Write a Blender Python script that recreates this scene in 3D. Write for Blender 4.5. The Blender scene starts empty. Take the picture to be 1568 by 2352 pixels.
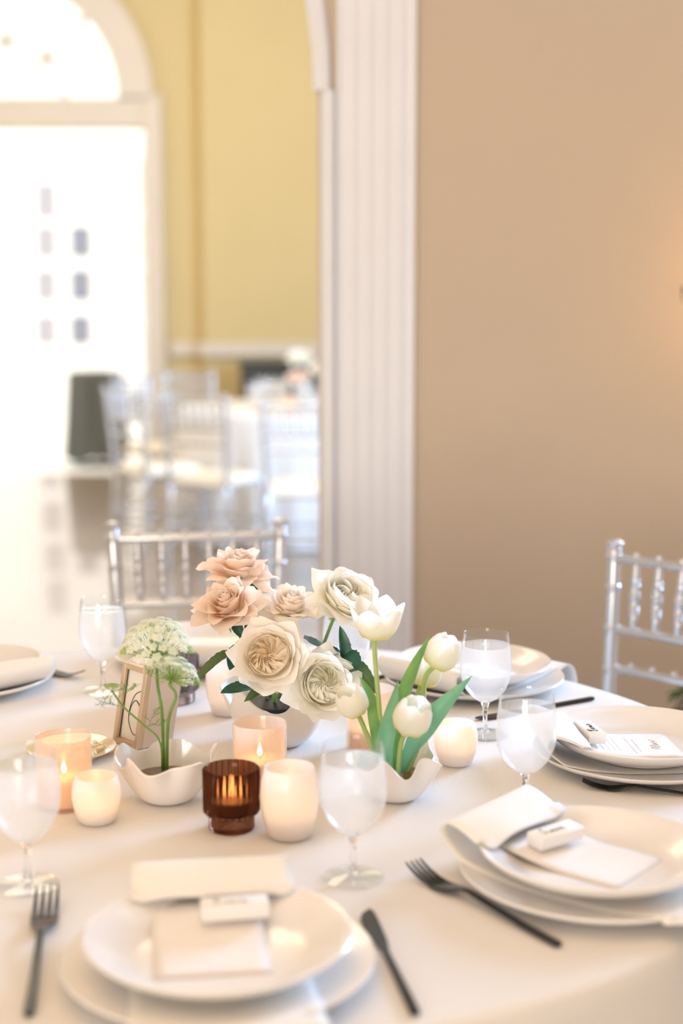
import bpy, math, random
from mathutils import Vector, Matrix, Quaternion
rnd = random.Random(7)
PI = math.pi
S = bpy.context.scene
COL = S.collection

# ------------------------------------------------------------------ camera
F_PX, PITCH, CAM = 3421.7, math.radians(8.245), Vector((0, 0, 1.415))
cam_d = bpy.data.cameras.new('camera'); cam = bpy.data.objects.new('camera', cam_d); COL.objects.link(cam)
cam.location = CAM; cam.rotation_euler = (PI / 2 - PITCH, 0, 0)
cam_d.sensor_fit = 'VERTICAL'; cam_d.sensor_height = 36; cam_d.sensor_width = 24
cam_d.lens = F_PX / 2352 * 36; cam_d.clip_start = .05; cam_d.clip_end = 200
cam_d.dof.use_dof = True; cam_d.dof.focus_distance = 2.1; cam_d.dof.aperture_fstop = 2.0
S.camera = cam
# ------------------------------------------------------------------ world, lights, exposure
W = bpy.data.worlds.new('sky'); S.world = W; W.use_nodes = True
bg = W.node_tree.nodes['Background']; bg.inputs[0].default_value = (1, .985, .96, 1); bg.inputs[1].default_value = 3.2
def area(name, loc, rot, sx, sy, power, col):
    d = bpy.data.lights.new(name, 'AREA'); d.shape = 'RECTANGLE'; d.size = sx; d.size_y = sy; d.energy = power; d.color = col
    o = bpy.data.objects.new(name, d); COL.objects.link(o); o.location = loc; o.rotation_euler = rot; return o
area('daylight_side_window', (3.06, 5.0, 2.1), (0, math.radians(90), 0), 1.8, 2.0, 580, (.38, .63, 1))
area('rear_fill', (-1.5, -4.3, 1.35), (math.radians(90), 0, 0), 2.4, 1.9, 215, (1, .94, .87))  # fill panel added behind the camera to brighten surfaces facing it; no window
area('warm_ceiling_fill', (-.6, 1.4, 3.6), (0, 0, 0), 2.6, 2.6, 32, (1, .54, .13))  # unseen panel added overhead, stands in for the room's diffuse warm light
area('warm_hall_fill', (-1.2, 7.8, 4.9), (0, 0, 0), 3, 3, 165, (1, .80, .55))  # unseen fill panel added to warm and brighten the hall, no fixture
S.view_settings.view_transform = 'Standard'; S.view_settings.look = 'None'
S.view_settings.gamma = 1; S.view_settings.use_curve_mapping = False; S.view_settings.exposure = -0.18
S.cycles.transparent_max_bounces = 32; S.cycles.diffuse_bounces = 6; S.cycles.adaptive_threshold = .03

# ------------------------------------------------------------------ helpers
def ray(u, v):
    xc, yc = (u - 784) / F_PX, -(v - 1176) / F_PX
    s, c = math.sin(PITCH), math.cos(PITCH)
    return Vector((xc, yc * s + c, yc * c - s))
def at_z(u, v, z): d = ray(u, v); return CAM + d * ((z - CAM.z) / d.z)
def at_y(u, v, y): d = ray(u, v); return CAM + d * (y / d.y)

class MB:
    def __init__(s): s.v, s.f, s.uv = [], [], None
    def add(s, vs, fs):
        b = len(s.v); s.v += [tuple(v) for v in vs]; s.f += [tuple(i + b for i in f) for f in fs]; return s
    def box(s, x0, x1, y0, y1, z0, z1, M=None):
        vs = [Vector((x, y, z)) for z in (z0, z1) for y in (y0, y1) for x in (x0, x1)]
        if M: vs = [M @ v for v in vs]
        return s.add(vs, [(0, 2, 3, 1), (4, 5, 7, 6), (0, 1, 5, 4), (2, 6, 7, 3), (0, 4, 6, 2), (1, 3, 7, 5)])
    def bbox(s, x0, x1, y0, y1, z0, z1, b=.004, M=None):   # box with chamfered edges
        vs = []
        for z, i in ((z0, b), (z0 + b, 0), (z1 - b, 0), (z1, b)):
            X0, X1, Y0, Y1 = x0 + i, x1 - i, y0 + i, y1 - i
            vs += [Vector(p) for p in ((X0 + b, Y0, z), (X1 - b, Y0, z), (X1, Y0 + b, z), (X1, Y1 - b, z), (X1 - b, Y1, z), (X0 + b, Y1, z), (X0, Y1 - b, z), (X0, Y0 + b, z))]
        if M: vs = [M @ v for v in vs]
        fs = [tuple(range(7, -1, -1)), tuple(range(24, 32))]
        for k in range(3):
            for i in range(8): j = (i + 1) % 8; fs.append((k * 8 + i, k * 8 + j, k * 8 + 8 + j, k * 8 + 8 + i))
        return s.add(vs, fs)
    def lathe(s, prof, n=32, M=None, rf=None, close=False):   # prof [(r,z)]; rf(r,z,ang,k)->(r,z)
        vs, fs = [], []
        for k, (r, z) in enumerate(prof):
            for i in range(n):
                a = 2 * PI * i / n; rr, zz = rf(r, z, a, k) if rf else (r, z)
                vs.append(Vector((rr * math.cos(a), rr * math.sin(a), zz)))
        m = len(prof)
        for k in range(m - 1):
            for i in range(n):
                j = (i + 1) % n; fs.append((k * n + i, k * n + j, k * n + n + j, k * n + n + i))
        if close: fs += [tuple(range(n - 1, -1, -1)), tuple(range((m - 1) * n, m * n))]
        if M: vs = [M @ v for v in vs]
        return s.add(vs, fs)
    def tube(s, pts, rad, n=8, cap=True):
        pts = [Vector(p) for p in pts]; m = len(pts); vs, fs = [], []
        up = Vector((0, 0, 1)); T0 = (pts[1] - pts[0]).normalized()
        if abs(T0.dot(up)) > .9: up = Vector((1, 0, 0))
        N = (up - T0 * up.dot(T0)).normalized()
        for k, p in enumerate(pts):
            T = (pts[min(k + 1, m - 1)] - pts[max(k - 1, 0)]).normalized()
            N = (N - T * N.dot(T)).normalized(); B = T.cross(N)
            r = rad(k / (m - 1)) if callable(rad) else rad
            for i in range(n):
                a = 2 * PI * i / n; vs.append(p + (N * math.cos(a) + B * math.sin(a)) * r)
        for k in range(m - 1):
            for i in range(n):
                j = (i + 1) % n; fs.append((k * n + i, k * n + j, k * n + n + j, k * n + n + i))
        if cap: fs += [tuple(range(n - 1, -1, -1)), tuple(range((m - 1) * n, m * n))]
        return s.add(vs, fs)
    def grid(s, fn, nu, nv):
        vs = [fn(i / nu, j / nv) for j in range(nv + 1) for i in range(nu + 1)]
        fs = [(j * (nu + 1) + i, j * (nu + 1) + i + 1, (j + 1) * (nu + 1) + i + 1, (j + 1) * (nu + 1) + i) for j in range(nv) for i in range(nu)]
        if s.uv is None: s.uv = []
        s.uv += [(i / nu, j / nv) for j in range(nv + 1) for i in range(nu + 1)]
        return s.add(vs, fs)
    def mesh(s, name, mat, smooth=True, angle=40):
        me = bpy.data.meshes.new(name); me.from_pydata(s.v, [], s.f); me.update()
        if s.uv and len(s.uv) == len(s.v):
            L = me.uv_layers.new(name='uv')
            for l in me.loops: L.data[l.index].uv = s.uv[l.vertex_index]
        if mat: me.materials.append(mat)
        if smooth:
            me.polygons.foreach_set('use_smooth', [True] * len(me.polygons))
            if angle: me.set_sharp_from_angle(angle=math.radians(angle))
        return me
def mobj(name, me, parent=None, M=None):
    o = bpy.data.objects.new(name, me); COL.objects.link(o)
    if parent: o.parent = parent
    if M is not None: o.matrix_local = M
    return o
def build(mb, name, mat, parent=None, M=None, smooth=True, angle=40): return mobj(name, mb.mesh(name, mat, smooth, angle), parent, M)
def tag(o, label=None, cat=None, group=None, kind=None):
    for k, v in (('label', label), ('category', cat), ('group', group), ('kind', kind)):
        if v: o[k] = v
    return o
def thing(name, label, cat, loc=(0, 0, 0), rz=0, group=None):
    o = bpy.data.objects.new(name, None); COL.objects.link(o); o.location = loc; o.rotation_euler = (0, 0, rz)
    o.empty_display_size = .05
    return tag(o, label, cat, group)
def dup(o, parent=None):
    c = o.copy(); COL.objects.link(c); c.parent = parent
    for ch in list(o.children): dup(ch, c)
    return c
def struct(mb, name, mat, parent=None, **k): return tag(build(mb, name, mat, parent, **k), kind='structure')
def TR(loc=(0, 0, 0), rz=0): return Matrix.Translation(loc) @ Matrix.Rotation(rz, 4, 'Z')
def align(axis, loc=(0, 0, 0), spin=0):
    q = Vector((0, 0, 1)).rotation_difference(Vector(axis).normalized())
    return Matrix.Translation(loc) @ q.to_matrix().to_4x4() @ Matrix.Rotation(spin, 4, 'Z')
def smooth_path(pts, n=8):   # catmull-rom
    P = [Vector(p) for p in pts]; P = [P[0] * 2 - P[1]] + P + [P[-1] * 2 - P[-2]]; out = []
    for i in range(1, len(P) - 2):
        a, b, c, d = P[i - 1:i + 3]
        for k in range(n):
            t = k / n
            out.append(.5 * (2 * b + (c - a) * t + (2 * a - 5 * b + 4 * c - d) * t * t + (3 * b - a - 3 * c + d) * t ** 3))
    return out + [P[-2]]

# ------------------------------------------------------------------ materials
def base_mat(name):
    m = bpy.data.materials.new(name); m.use_nodes = True; nt = m.node_tree
    return m, nt, nt.nodes['Principled BSDF'], nt.nodes['Material Output']
def noise_col(nt, c1, c2, scale, detail=4, coord='Object', stretch=None):
    tc = nt.nodes.new('ShaderNodeTexCoord'); nz = nt.nodes.new('ShaderNodeTexNoise'); nz.inputs['Scale'].default_value = scale; nz.inputs['Detail'].default_value = detail
    src = tc.outputs[coord]
    if stretch:
        mp = nt.nodes.new('ShaderNodeMapping'); mp.inputs['Scale'].default_value = stretch; nt.links.new(src, mp.inputs[0]); src = mp.outputs[0]
    nt.links.new(src, nz.inputs['Vector'])
    r = nt.nodes.new('ShaderNodeValToRGB'); r.color_ramp.elements[0].position = .3; r.color_ramp.elements[1].position = .7
    r.color_ramp.elements[0].color = (*c1, 1); r.color_ramp.elements[1].color = (*c2, 1)
    nt.links.new(nz.outputs['Fac'], r.inputs[0]); return r.outputs[0], nz.outputs['Fac']
def add_bump(nt, b, fac, strength, dist):
    n = nt.nodes.new('ShaderNodeBump'); n.inputs['Strength'].default_value = strength; n.inputs['Distance'].default_value = dist
    nt.links.new(fac, n.inputs['Height']); nt.links.new(n.outputs[0], b.inputs['Normal'])
def pmat(name, c, c2=None, rough=.5, metal=0, scale=8, bump=0, coat=0, spec=.5, stretch=None, sheen=0):
    m, nt, b, o = base_mat(name)
    col, fac = noise_col(nt, c, c2 or tuple(x * .95 for x in c), scale, stretch=stretch)
    nt.links.new(col, b.inputs['Base Color']); b.inputs['Roughness'].default_value = rough; b.inputs['Metallic'].default_value = metal
    b.inputs['Coat Weight'].default_value = coat; b.inputs['Specular IOR Level'].default_value = spec; b.inputs['Sheen Weight'].default_value = sheen
    if bump: add_bump(nt, b, fac, bump, .01)
    return m
def weave_mat(name, c, c2, period, bump=.25, rough=.85, sheen=.15):   # woven linen: two crossed thread waves with slubs
    m, nt, b, o = base_mat(name); tc = nt.nodes.new('ShaderNodeTexCoord'); hs = []
    for k, ax in enumerate('XY'):
        w = nt.nodes.new('ShaderNodeTexWave'); w.bands_direction = ax; w.inputs['Scale'].default_value = .314 / period
        w.inputs['Distortion'].default_value = 1.5; w.inputs['Detail'].default_value = 2; w.inputs['Detail Scale'].default_value = 1.2
        nt.links.new(tc.outputs['Object'], w.inputs[0]); hs.append(w.outputs['Fac'])
    nz = nt.nodes.new('ShaderNodeTexNoise'); nz.inputs['Scale'].default_value = 260; nt.links.new(tc.outputs['Object'], nz.inputs[0])
    a = nt.nodes.new('ShaderNodeMath'); a.operation = 'ADD'; nt.links.new(hs[0], a.inputs[0]); nt.links.new(hs[1], a.inputs[1])
    a2 = nt.nodes.new('ShaderNodeMath'); a2.operation = 'ADD'; nt.links.new(a.outputs[0], a2.inputs[0]); nt.links.new(nz.outputs['Fac'], a2.inputs[1])
    mx = nt.nodes.new('ShaderNodeMix'); mx.data_type = 'RGBA'; mx.inputs[6].default_value = (*c2, 1); mx.inputs[7].default_value = (*c, 1)
    nt.links.new(hs[0], mx.inputs[0]); nt.links.new(mx.outputs[2], b.inputs['Base Color'])
    b.inputs['Roughness'].default_value = rough; b.inputs['Specular IOR Level'].default_value = .2; b.inputs['Sheen Weight'].default_value = sheen
    add_bump(nt, b, a2.outputs[0], bump, .001); return m
def mixsh(nt, fac, a, b):
    m = nt.nodes.new('ShaderNodeMixShader')
    if isinstance(fac, (int, float)): m.inputs[0].default_value = fac
    else: nt.links.new(fac, m.inputs[0])
    nt.links.new(a, m.inputs[1]); nt.links.new(b, m.inputs[2]); return m.outputs[0]
def sh(nt, kind, col, rough=None):
    n = nt.nodes.new('ShaderNodeBsdf' + kind); n.inputs['Color'].default_value = (*col, 1)
    if rough is not None: n.inputs['Roughness'].default_value = rough
    return n.outputs[0]
def thin_glass(name, tint=(.97, .98, .98), ior=1.45, rough=.02, haze=0, hazecol=(.9, .9, .9), hazebump=0, transl=.6):
    m, nt, b, o = base_mat(name); nt.nodes.remove(b)
    lw = nt.nodes.new('ShaderNodeLayerWeight'); lw.inputs[0].default_value = .5      # Schlick reflectance of a thin wall, same from both faces
    pw = nt.nodes.new('ShaderNodeMath'); pw.operation = 'POWER'; pw.inputs[1].default_value = 5; nt.links.new(lw.outputs['Facing'], pw.inputs[0])
    fr = nt.nodes.new('ShaderNodeMath'); fr.operation = 'MULTIPLY_ADD'; f0 = ((ior - 1) / (ior + 1)) ** 2; fr.inputs[1].default_value = 1 - f0; fr.inputs[2].default_value = f0; nt.links.new(pw.outputs[0], fr.inputs[0])
    s = sh(nt, 'Transparent', tint)
    if haze:
        d = mixsh(nt, transl, sh(nt, 'Diffuse', hazecol), sh(nt, 'Translucent', hazecol))
        tc = nt.nodes.new('ShaderNodeTexCoord'); nz = nt.nodes.new('ShaderNodeTexNoise'); nz.inputs['Scale'].default_value = 500; nz.inputs['Detail'].default_value = 3
        nt.links.new(tc.outputs['Object'], nz.inputs[0])
        mr = nt.nodes.new('ShaderNodeMapRange'); mr.inputs[3].default_value = max(0, haze - .035); mr.inputs[4].default_value = min(1, haze + .035)
        nt.links.new(nz.outputs['Fac'], mr.inputs[0]); s = mixsh(nt, mr.outputs[0], s, d)
    s = mixsh(nt, fr.outputs[0], s, sh(nt, 'Glossy', (1, 1, 1), rough)); nt.links.new(s, o.inputs[0]); return m
def petal_mat(name, cbase, cmid, ctip, transl=.36):
    m, nt, b, o = base_mat(name); uv = nt.nodes.new('ShaderNodeUVMap'); sp = nt.nodes.new('ShaderNodeSeparateXYZ'); nt.links.new(uv.outputs[0], sp.inputs[0])
    r = nt.nodes.new('ShaderNodeValToRGB'); e = r.color_ramp.elements; e[0].position = .05; e[1].position = .95
    e[0].color = (*cbase, 1); e[1].color = (*ctip, 1); q = e.new(.45); q.color = (*cmid, 1)
    nt.links.new(sp.outputs['Y'], r.inputs[0])
    w = nt.nodes.new('ShaderNodeTexWave'); w.bands_direction = 'X'; w.inputs['Scale'].default_value = 9; w.inputs['Distortion'].default_value = 2.5
    nt.links.new(uv.outputs[0], w.inputs[0]); add_bump(nt, b, w.outputs['Fac'], .06, .0015)
    nt.links.new(r.outputs[0], b.inputs['Base Color']); b.inputs['Roughness'].default_value = .6; b.inputs['Specular IOR Level'].default_value = .25
    t = nt.nodes.new('ShaderNodeBsdfTranslucent'); nt.links.new(r.outputs[0], t.inputs[0])
    nt.links.new(mixsh(nt, transl, b.outputs[0], t.outputs[0]), o.inputs[0]); return m
def leaf_mat(name, c1, c2, transl=.2, rough=.45):
    m, nt, b, o = base_mat(name); col, fac = noise_col(nt, c1, c2, 45)
    nt.links.new(col, b.inputs['Base Color']); b.inputs['Roughness'].default_value = rough
    t = nt.nodes.new('ShaderNodeBsdfTranslucent'); nt.links.new(col, t.inputs[0]); nt.links.new(mixsh(nt, transl, b.outputs[0], t.outputs[0]), o.inputs[0]); return m
def emit_mat(name, c, s):
    m, nt, b, o = base_mat(name); nt.nodes.remove(b); e = nt.nodes.new('ShaderNodeEmission'); e.inputs[0].default_value = (*c, 1); e.inputs[1].default_value = s
    nt.links.new(e.outputs[0], o.inputs[0]); return m

M = {}
M['tan'] = pmat('tan_wall_paint', (.58, .48, .37), (.56, .465, .36), .75, scale=3, bump=.02)
M['yellow'] = pmat('yellow_wall_paint', (.62, .48, .23), (.60, .465, .22), .75, scale=3, bump=.02)
M['cream'] = pmat('cream_wall_paint', (.78, .69, .56), (.76, .67, .55), .8, scale=3)
M['ceil'] = pmat('ceiling_paint', (.84, .78, .68), (.82, .76, .67), .85, scale=3)
M['trim'] = pmat('white_trim_paint', (.84, .86, .91), (.82, .84, .89), .45, scale=6)
M['halltrim'] = pmat('cream_hall_trim', (.68, .59, .47), (.66, .57, .46), .5, scale=6)
M['floor'] = pmat('polished_wood_floor', (.31, .215, .14), (.25, .17, .105), .26, scale=2, stretch=(6, .6, 1), coat=.6)
M['terrace'] = pmat('pale_terrace_stone', (.8, .77, .72), (.74, .71, .66), .7, scale=4)
M['facade'] = pmat('white_render_facade', (.86, .85, .83), (.84, .83, .81), .8, scale=2)
M['linen'] = weave_mat('white_linen_cloth', (.86, .835, .81), (.76, .73, .70), .0017, .35)
M['napkin'] = weave_mat('white_napkin_cotton', (.88, .86, .82), (.82, .79, .74), .0009, .2)
M['stone'] = pmat('white_stoneware', (.84, .815, .795), (.82, .795, .775), .22, scale=40, coat=.35, spec=.5)
M['paper'] = pmat('white_card_paper', (.88, .85, .83), (.86, .83, .81), .8, scale=120, bump=.03)
M['blockside'] = pmat('white_place_block', (.88, .86, .84), (.86, .84, .82), .6, scale=60)
M['ink'] = pmat('black_ink', (.03, .03, .035), None, .6)
M['greyink'] = pmat('grey_print', (.45, .42, .42), None, .7)
M['black_metal'] = pmat('black_cutlery_steel', (.045, .047, .048), (.035, .037, .038), .26, .75, scale=60)
M['silver'] = pmat('silver_chair_lacquer', (.64, .65, .68), (.60, .61, .64), .24, .72, scale=30)
M['cushion'] = pmat('ivory_cushion_fabric', (.78, .72, .60), (.75, .69, .57), .85, scale=60)
M['glass'] = thin_glass('clear_glass')
M['frost'] = thin_glass('iced_glass', haze=.40, hazecol=(.93, .92, .93), transl=.55, rough=.18)
M['votfrost'] = thin_glass('frosted_votive_glass', haze=.94, hazecol=(.95, .92, .90), transl=.62, rough=.3)
M['peach'] = thin_glass('peach_tinted_glass', tint=(1, .90, .81), haze=.34, hazecol=(.98, .86, .77), transl=.7)
def ribbed_glass(name, tint):
    m, nt, b, o = base_mat(name); nt.nodes.remove(b); g = nt.nodes.new('ShaderNodeBsdfGlass'); g.inputs['Color'].default_value = (*tint, 1); g.inputs['Roughness'].default_value = .03; g.inputs['IOR'].default_value = 1.4
    nt.links.new(mixsh(nt, .3, g.outputs[0], sh(nt, 'Transparent', tint)), o.inputs[0]); return m
M['brown'] = ribbed_glass('brown_ribbed_glass', (.54, .38, .30)); M['smoke'] = ribbed_glass('smoke_ribbed_glass', (.66, .64, .67))
M['water'] = thin_glass('water_surface', tint=(.96, .97, .98), ior=1.33, haze=.12)
M['porc'] = pmat('pearl_porcelain', (.84, .80, .77), (.81, .765, .73), .2, scale=20, coat=.4)
M['bisque'] = pmat('white_bisque_porcelain', (.84, .80, .76), (.80, .755, .71), .38, scale=16, coat=.1, bump=.04)
M['soil'] = pmat('brown_flower_water', (.20, .12, .05), (.12, .07, .03), .12, scale=60)
M['frog'] = pmat('black_flower_frog', (.012, .015, .018), None, .5)
M['wax'] = pmat('cream_wax', (.88, .78, .62), (.86, .76, .6), .5)
M['flame'] = emit_mat('candle_flame', (1, .62, .22), 22)
M['bulb'] = emit_mat('warm_bulb', (1, .62, .26), 9)
M['wick'] = pmat('burnt_wick', (.02, .015, .01), None, .9)
M['gold'] = pmat('champagne_gold', (.64, .51, .37), (.60, .47, .34), .4, .4, scale=30)
M['mauve'] = pmat('pale_taupe_panel', (.66, .56, .48), (.63, .53, .46), .5)
M['sign'] = pmat('number_card', (.86, .82, .76), (.82, .78, .72), .7, scale=90)
M['goldplate'] = pmat('gold_tinted_glass_plate', (.74, .60, .40), (.70, .57, .38), .12, scale=20, coat=.6)
M['butter'] = pmat('cream_butter', (.86, .82, .66), (.83, .78, .60), .45, scale=30)
M['stem'] = leaf_mat('green_stem', (.22, .38, .08), (.17, .32, .06))
M['tstem'] = leaf_mat('pale_tulip_stem', (.50, .62, .22), (.44, .57, .18))
M['rleaf'] = leaf_mat('dark_rose_leaf', (.030, .12, .075), (.018, .08, .05), .15, .4)
M['rleaf2'] = leaf_mat('olive_rose_leaf', (.10, .17, .05), (.07, .13, .04), .2, .5)
M['tleaf'] = leaf_mat('tulip_leaf_green', (.24, .46, .14), (.16, .38, .12), .3, .4)
M['tleaf2'] = leaf_mat('tulip_leaf_bluegreen', (.20, .44, .24), (.14, .36, .19), .25, .4)
M['umbel'] = leaf_mat('white_green_florets', (.92, .93, .82), (.82, .88, .66), .3, .7)
M['umbelg'] = leaf_mat('green_bracts', (.42, .56, .16), (.34, .50, .12), .3, .6)
M['dark_cloth'] = weave_mat('charcoal_table_cloth', (.115, .12, .108), (.095, .10, .09), .004, .2, sheen=0)
M['black_wood'] = pmat('black_lacquered_wood', (.02, .022, .02), None, .3)
M['plantleaf'] = leaf_mat('potted_tree_leaf', (.030, .085, .02), (.018, .06, .014), .15)
M['bark'] = pmat('brown_bark', (.12, .08, .05), (.08, .05, .03), .9, scale=50, bump=.3)
M['pot'] = pmat('terracotta_pot', (.45, .25, .15), None, .8)
M['doorglass'] = thin_glass('door_pane_glass', tint=(.95, .97, .98))
M['darkpane'] = pmat('facade_window_glass', (.20, .22, .28), None, .1)
M['lightpane'] = pmat('facade_window_pale_glass', (.34, .33, .37), None, .15)
M['globe'] = thin_glass('opal_globe_glass', tint=(1, .93, .82), haze=.6, hazecol=(.95, .85, .68), transl=.8)
M['woodleg'] = pmat('table_leg_steel', (.3, .3, .3), None, .5, .6)
ROSE = {
 'heart_cream': pmat('peach_rose_heart', (.96, .80, .56), (.95, .78, .53), .7), 'heart_white': pmat('white_rose_heart', (.95, .92, .78), (.94, .91, .76), .7),
 'blush': petal_mat('blush_rose_petal', (.93, .76, .54), (.94, .76, .62), (.97, .85, .75)),
 'palepink': petal_mat('pale_blush_rose_petal', (.93, .88, .60), (.97, .88, .79), (.98, .93, .87)),
 'cream': petal_mat('cream_rose_petal', (.97, .78, .52), (.98, .87, .70), (.98, .93, .84)),
 'creamout': petal_mat('ivory_rose_petal', (.93, .87, .60), (.97, .92, .81), (.98, .94, .89)),
 'white': petal_mat('white_rose_petal', (.94, .92, .66), (.97, .95, .85), (.98, .965, .92)),
 'tulip': petal_mat('white_tulip_petal', (.80, .76, .10), (.93, .91, .80), (.95, .93, .88), .5)}

# ------------------------------------------------------------------ room shell
YW, TH = 3.9, .22
def wall_with_arch(y0, y1, xa, xb, z1, hx0, hx1, zs, nseg=24, zb=0):   # wall slab with an arched opening
    mb = MB(); r = (hx1 - hx0) / 2; cx = (hx0 + hx1) / 2
    arc = [(cx + r * math.cos(PI - PI * k / nseg), zs + r * math.sin(PI - PI * k / nseg)) for k in range(nseg + 1)]
    out = [(hx0, zb)] + arc + [(hx1, zb)]
    top = [(p[0], z1) for p in out]
    for y in (y0, y1):
        for k in range(1, len(out) - 2):
            mb.add([(out[k][0], y, out[k][1]), (out[k + 1][0], y, out[k + 1][1]), (top[k + 1][0], y, z1), (top[k][0], y, z1)], [(0, 1, 2, 3)])
    for k in range(len(out) - 1):
        a, b = out[k], out[k + 1]; mb.add([(a[0], y0, a[1]), (b[0], y0, b[1]), (b[0], y1, b[1]), (a[0], y1, a[1])], [(0, 1, 2, 3)])
    mb.box(xa, hx0, y0, y1, 0, z1); mb.box(hx1, xb, y0, y1, 0, z1); return mb
mb = MB(); mb.box(-5.0, 3.2, -4.6, 11.9, -.1, 0)
floor = struct(mb, 'floor', M['floor'], smooth=False)
struct(wall_with_arch(YW, YW + TH, -5.0, 1.32, 5.2, -2.66, -.06, 1.93), 'wall_middle', M['tan'], angle=30)
struct(MB().box(3.2, 3.35, -4.6, 4.0, 0, 5.2).box(3.2, 3.35, 6.0, 12.0, 0, 5.2).box(3.2, 3.35, 4.0, 6.0, 0, 1.2).box(3.2, 3.35, 4.0, 6.0, 3.0, 5.2), 'wall_right', M['cream'], smooth=False)
struct(MB().box(-3.4, -3.25, -4.6, YW, 0, 3.8), 'wall_left', M['cream'], smooth=False)
struct(MB().box(-3.4, 3.35, -4.75, -4.6, 0, 3.8), 'wall_back', M['cream'], smooth=False)
struct(MB().box(-3.4, 3.35, -4.75, YW + TH, 3.8, 3.9), 'ceiling', M['ceil'], smooth=False)
struct(MB().box(-5.1, 3.35, YW, 12.0, 5.1, 5.2), 'ceiling_hall', M['ceil'], smooth=False)
# window in the right wall, source of the cool daylight
mb = MB()
for (a, b, c, d) in ((4.0, 6.0, 1.2, 1.26), (4.0, 6.0, 2.94, 3.0), (4.0, 4.06, 1.2, 3.0), (5.94, 6.0, 1.2, 3.0), (4.97, 5.03, 1.2, 3.0)): mb.box(3.22, 3.3, a, b, c, d)
win = struct(mb, 'window_1', M['trim'], smooth=False)
build(MB().box(3.255, 3.26, 4.06, 5.94, 1.26, 2.94), 'pane', M['doorglass'], win, smooth=False)
# fluted pilaster with half-round bead beside the opening
def flute_profile(x0, x1, y, n):
    pts = []; w = (x1 - x0) / n
    pts.append((x0, y + .03)); pts.append((x0, y))
    for i in range(n):
        a = x0 + i * w + w * .16; b = x0 + (i + 1) * w - w * .16
        pts.append((x0 + i * w + .0005, y)); pts.append((a, y))
        for k in range(1, 9):
            t = PI * k / 9; pts.append(((a + b) / 2 - (b - a) / 2 * math.cos(t), y + .013 * math.sin(t)))
        pts.append((b, y))
    pts += [(x1, y), (x1, y + .03)]; return pts
def extrude_profile(pts, z0, z1):
    n = len(pts); mb = MB(); mb.add([(x, y, z0) for x, y in pts] + [(x, y, z1) for x, y in pts], [(i, i + 1, n + i + 1, n + i) for i in range(n - 1)]); return mb
pil = struct(extrude_profile(flute_profile(-.012, .188, YW - .032, 5), .0, 3.41), 'trim_1', M['trim'], angle=30)
bead = [(-.054 + .021 - .021 * math.cos(PI * k / 10), YW + .002 - .034 * math.sin(PI * k / 10)) for k in range(11)]
build(extrude_profile(bead, 0, 1.93), 'bead', M['trim'], pil, angle=30)
R = 1.3; cx = -1.36     # bead following the arch
mb = MB(); pts = [(cx + (R + .012) * math.cos(PI * k / 40), YW - .006, 1.93 + (R + .012) * math.sin(PI * k / 40)) for k in range(41)]
mb.tube(pts, .024, 8); build(mb, 'arch_bead', M['trim'], pil)
# hall: far wall with door and fanlight, projecting chimney breast, chair rail
YF = 11.6
dc = at_y(15, 225, YF); SPR, DCX = dc.z, dc.x
RI = at_y(272, 225, YF).x - DCX; RO = at_y(352, 225, YF).x - DCX
ZT = at_y(15, 295, YF).z; XJ = at_y(345, 600, YF).x; XJO = at_y(378, 600, YF).x; XCOR = at_y(470, 600, YF).x
HW = XJ - DCX
mb = wall_with_arch(YF, YF + .25, -5.0, 3.2, 5.2, DCX - HW, DCX + HW, SPR - .0, 32)
# narrower glazed arch inside: fill ring between HW and RI is casing
struct(mb, 'wall_hall_far', M['yellow'], angle=30)
struct(MB().box(-5.12, -5.0, YW, 6.3, 0, 5.2).box(-5.12, -5.0, 10.1, 12.0, 0, 5.2).box(-5.12, -5.0, 6.3, 10.1, 0, .9).box(-5.12, -5.0, 6.3, 10.1, 3.5, 5.2), 'wall_hall_left', M['yellow'], smooth=False)
struct(MB().box(XCOR, 3.2, YF - .14, YF, 0, 5.2), 'wall_chimney_breast', M['yellow'], smooth=False)
zr0, zr1 = at_y(600, 824, 11.2).z, at_y(600, 788, 11.2).z
mb = MB().bbox(XCOR - .03, 3.15, YF - .18, YF - .14, zr0, zr1, .012)
tr2 = struct(mb, 'trim_2', M['halltrim'])
build(MB().bbox(XJO + .03, XCOR - .03, YF - .04, YF - .001, zr0, zr1, .012), 'rail_return', M['halltrim'], tr2)
struct(MB().box(XCOR - .02, 3.18, YF - .16, YF - .14, 0, .16), 'baseboard_hall', M['halltrim'], smooth=False)
# arch casing
def ring(r0, r1, y0, y1, n=40):
    mb = MB(); P = []
    for k in range(n + 1):
        a = PI * k / n; c, s = math.cos(a), math.sin(a)
        P.append([(DCX + r * c, y, SPR + r * s) for r, y in ((r0, y1), (r0, y0), (r1, y0), (r1, y1))])
    vs = [p for q in P for p in q]; mb.add(vs, [(4 * k + i, 4 * k + (i + 1) % 4, 4 * k + 4 + (i + 1) % 4, 4 * k + 4 + i) for k in range(n) for i in range(4)]); return mb
door = tag(build(ring(RI, RO, YF - .07, YF + .16), 'door_1', M['halltrim'], angle=30), kind='structure')
build(MB().bbox(DCX - RO, DCX + RO, YF - .05, YF + .16, ZT, SPR, .01), 'transom_rail', M['halltrim'], door)
for s in (-1, 1):
    x0, x1 = sorted((DCX + s * (HW - .03), DCX + s * (XJO - DCX)))
    build(MB().bbox(x0, x1, YF - .07, YF + .26, 0, SPR + .02, .012), 'casing', M['halltrim'], door)
for deg in (45, 90, 135):
    a = math.radians(deg); c, s = math.cos(a), math.sin(a)
    build(MB().tube([(DCX + .12 * c, YF + .06, SPR + .12 * s), (DCX + (RI + .02) * c, YF + .06, SPR + (RI + .02) * s)], .028, 6), 'glazing_bar', M['halltrim'], door)
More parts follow.
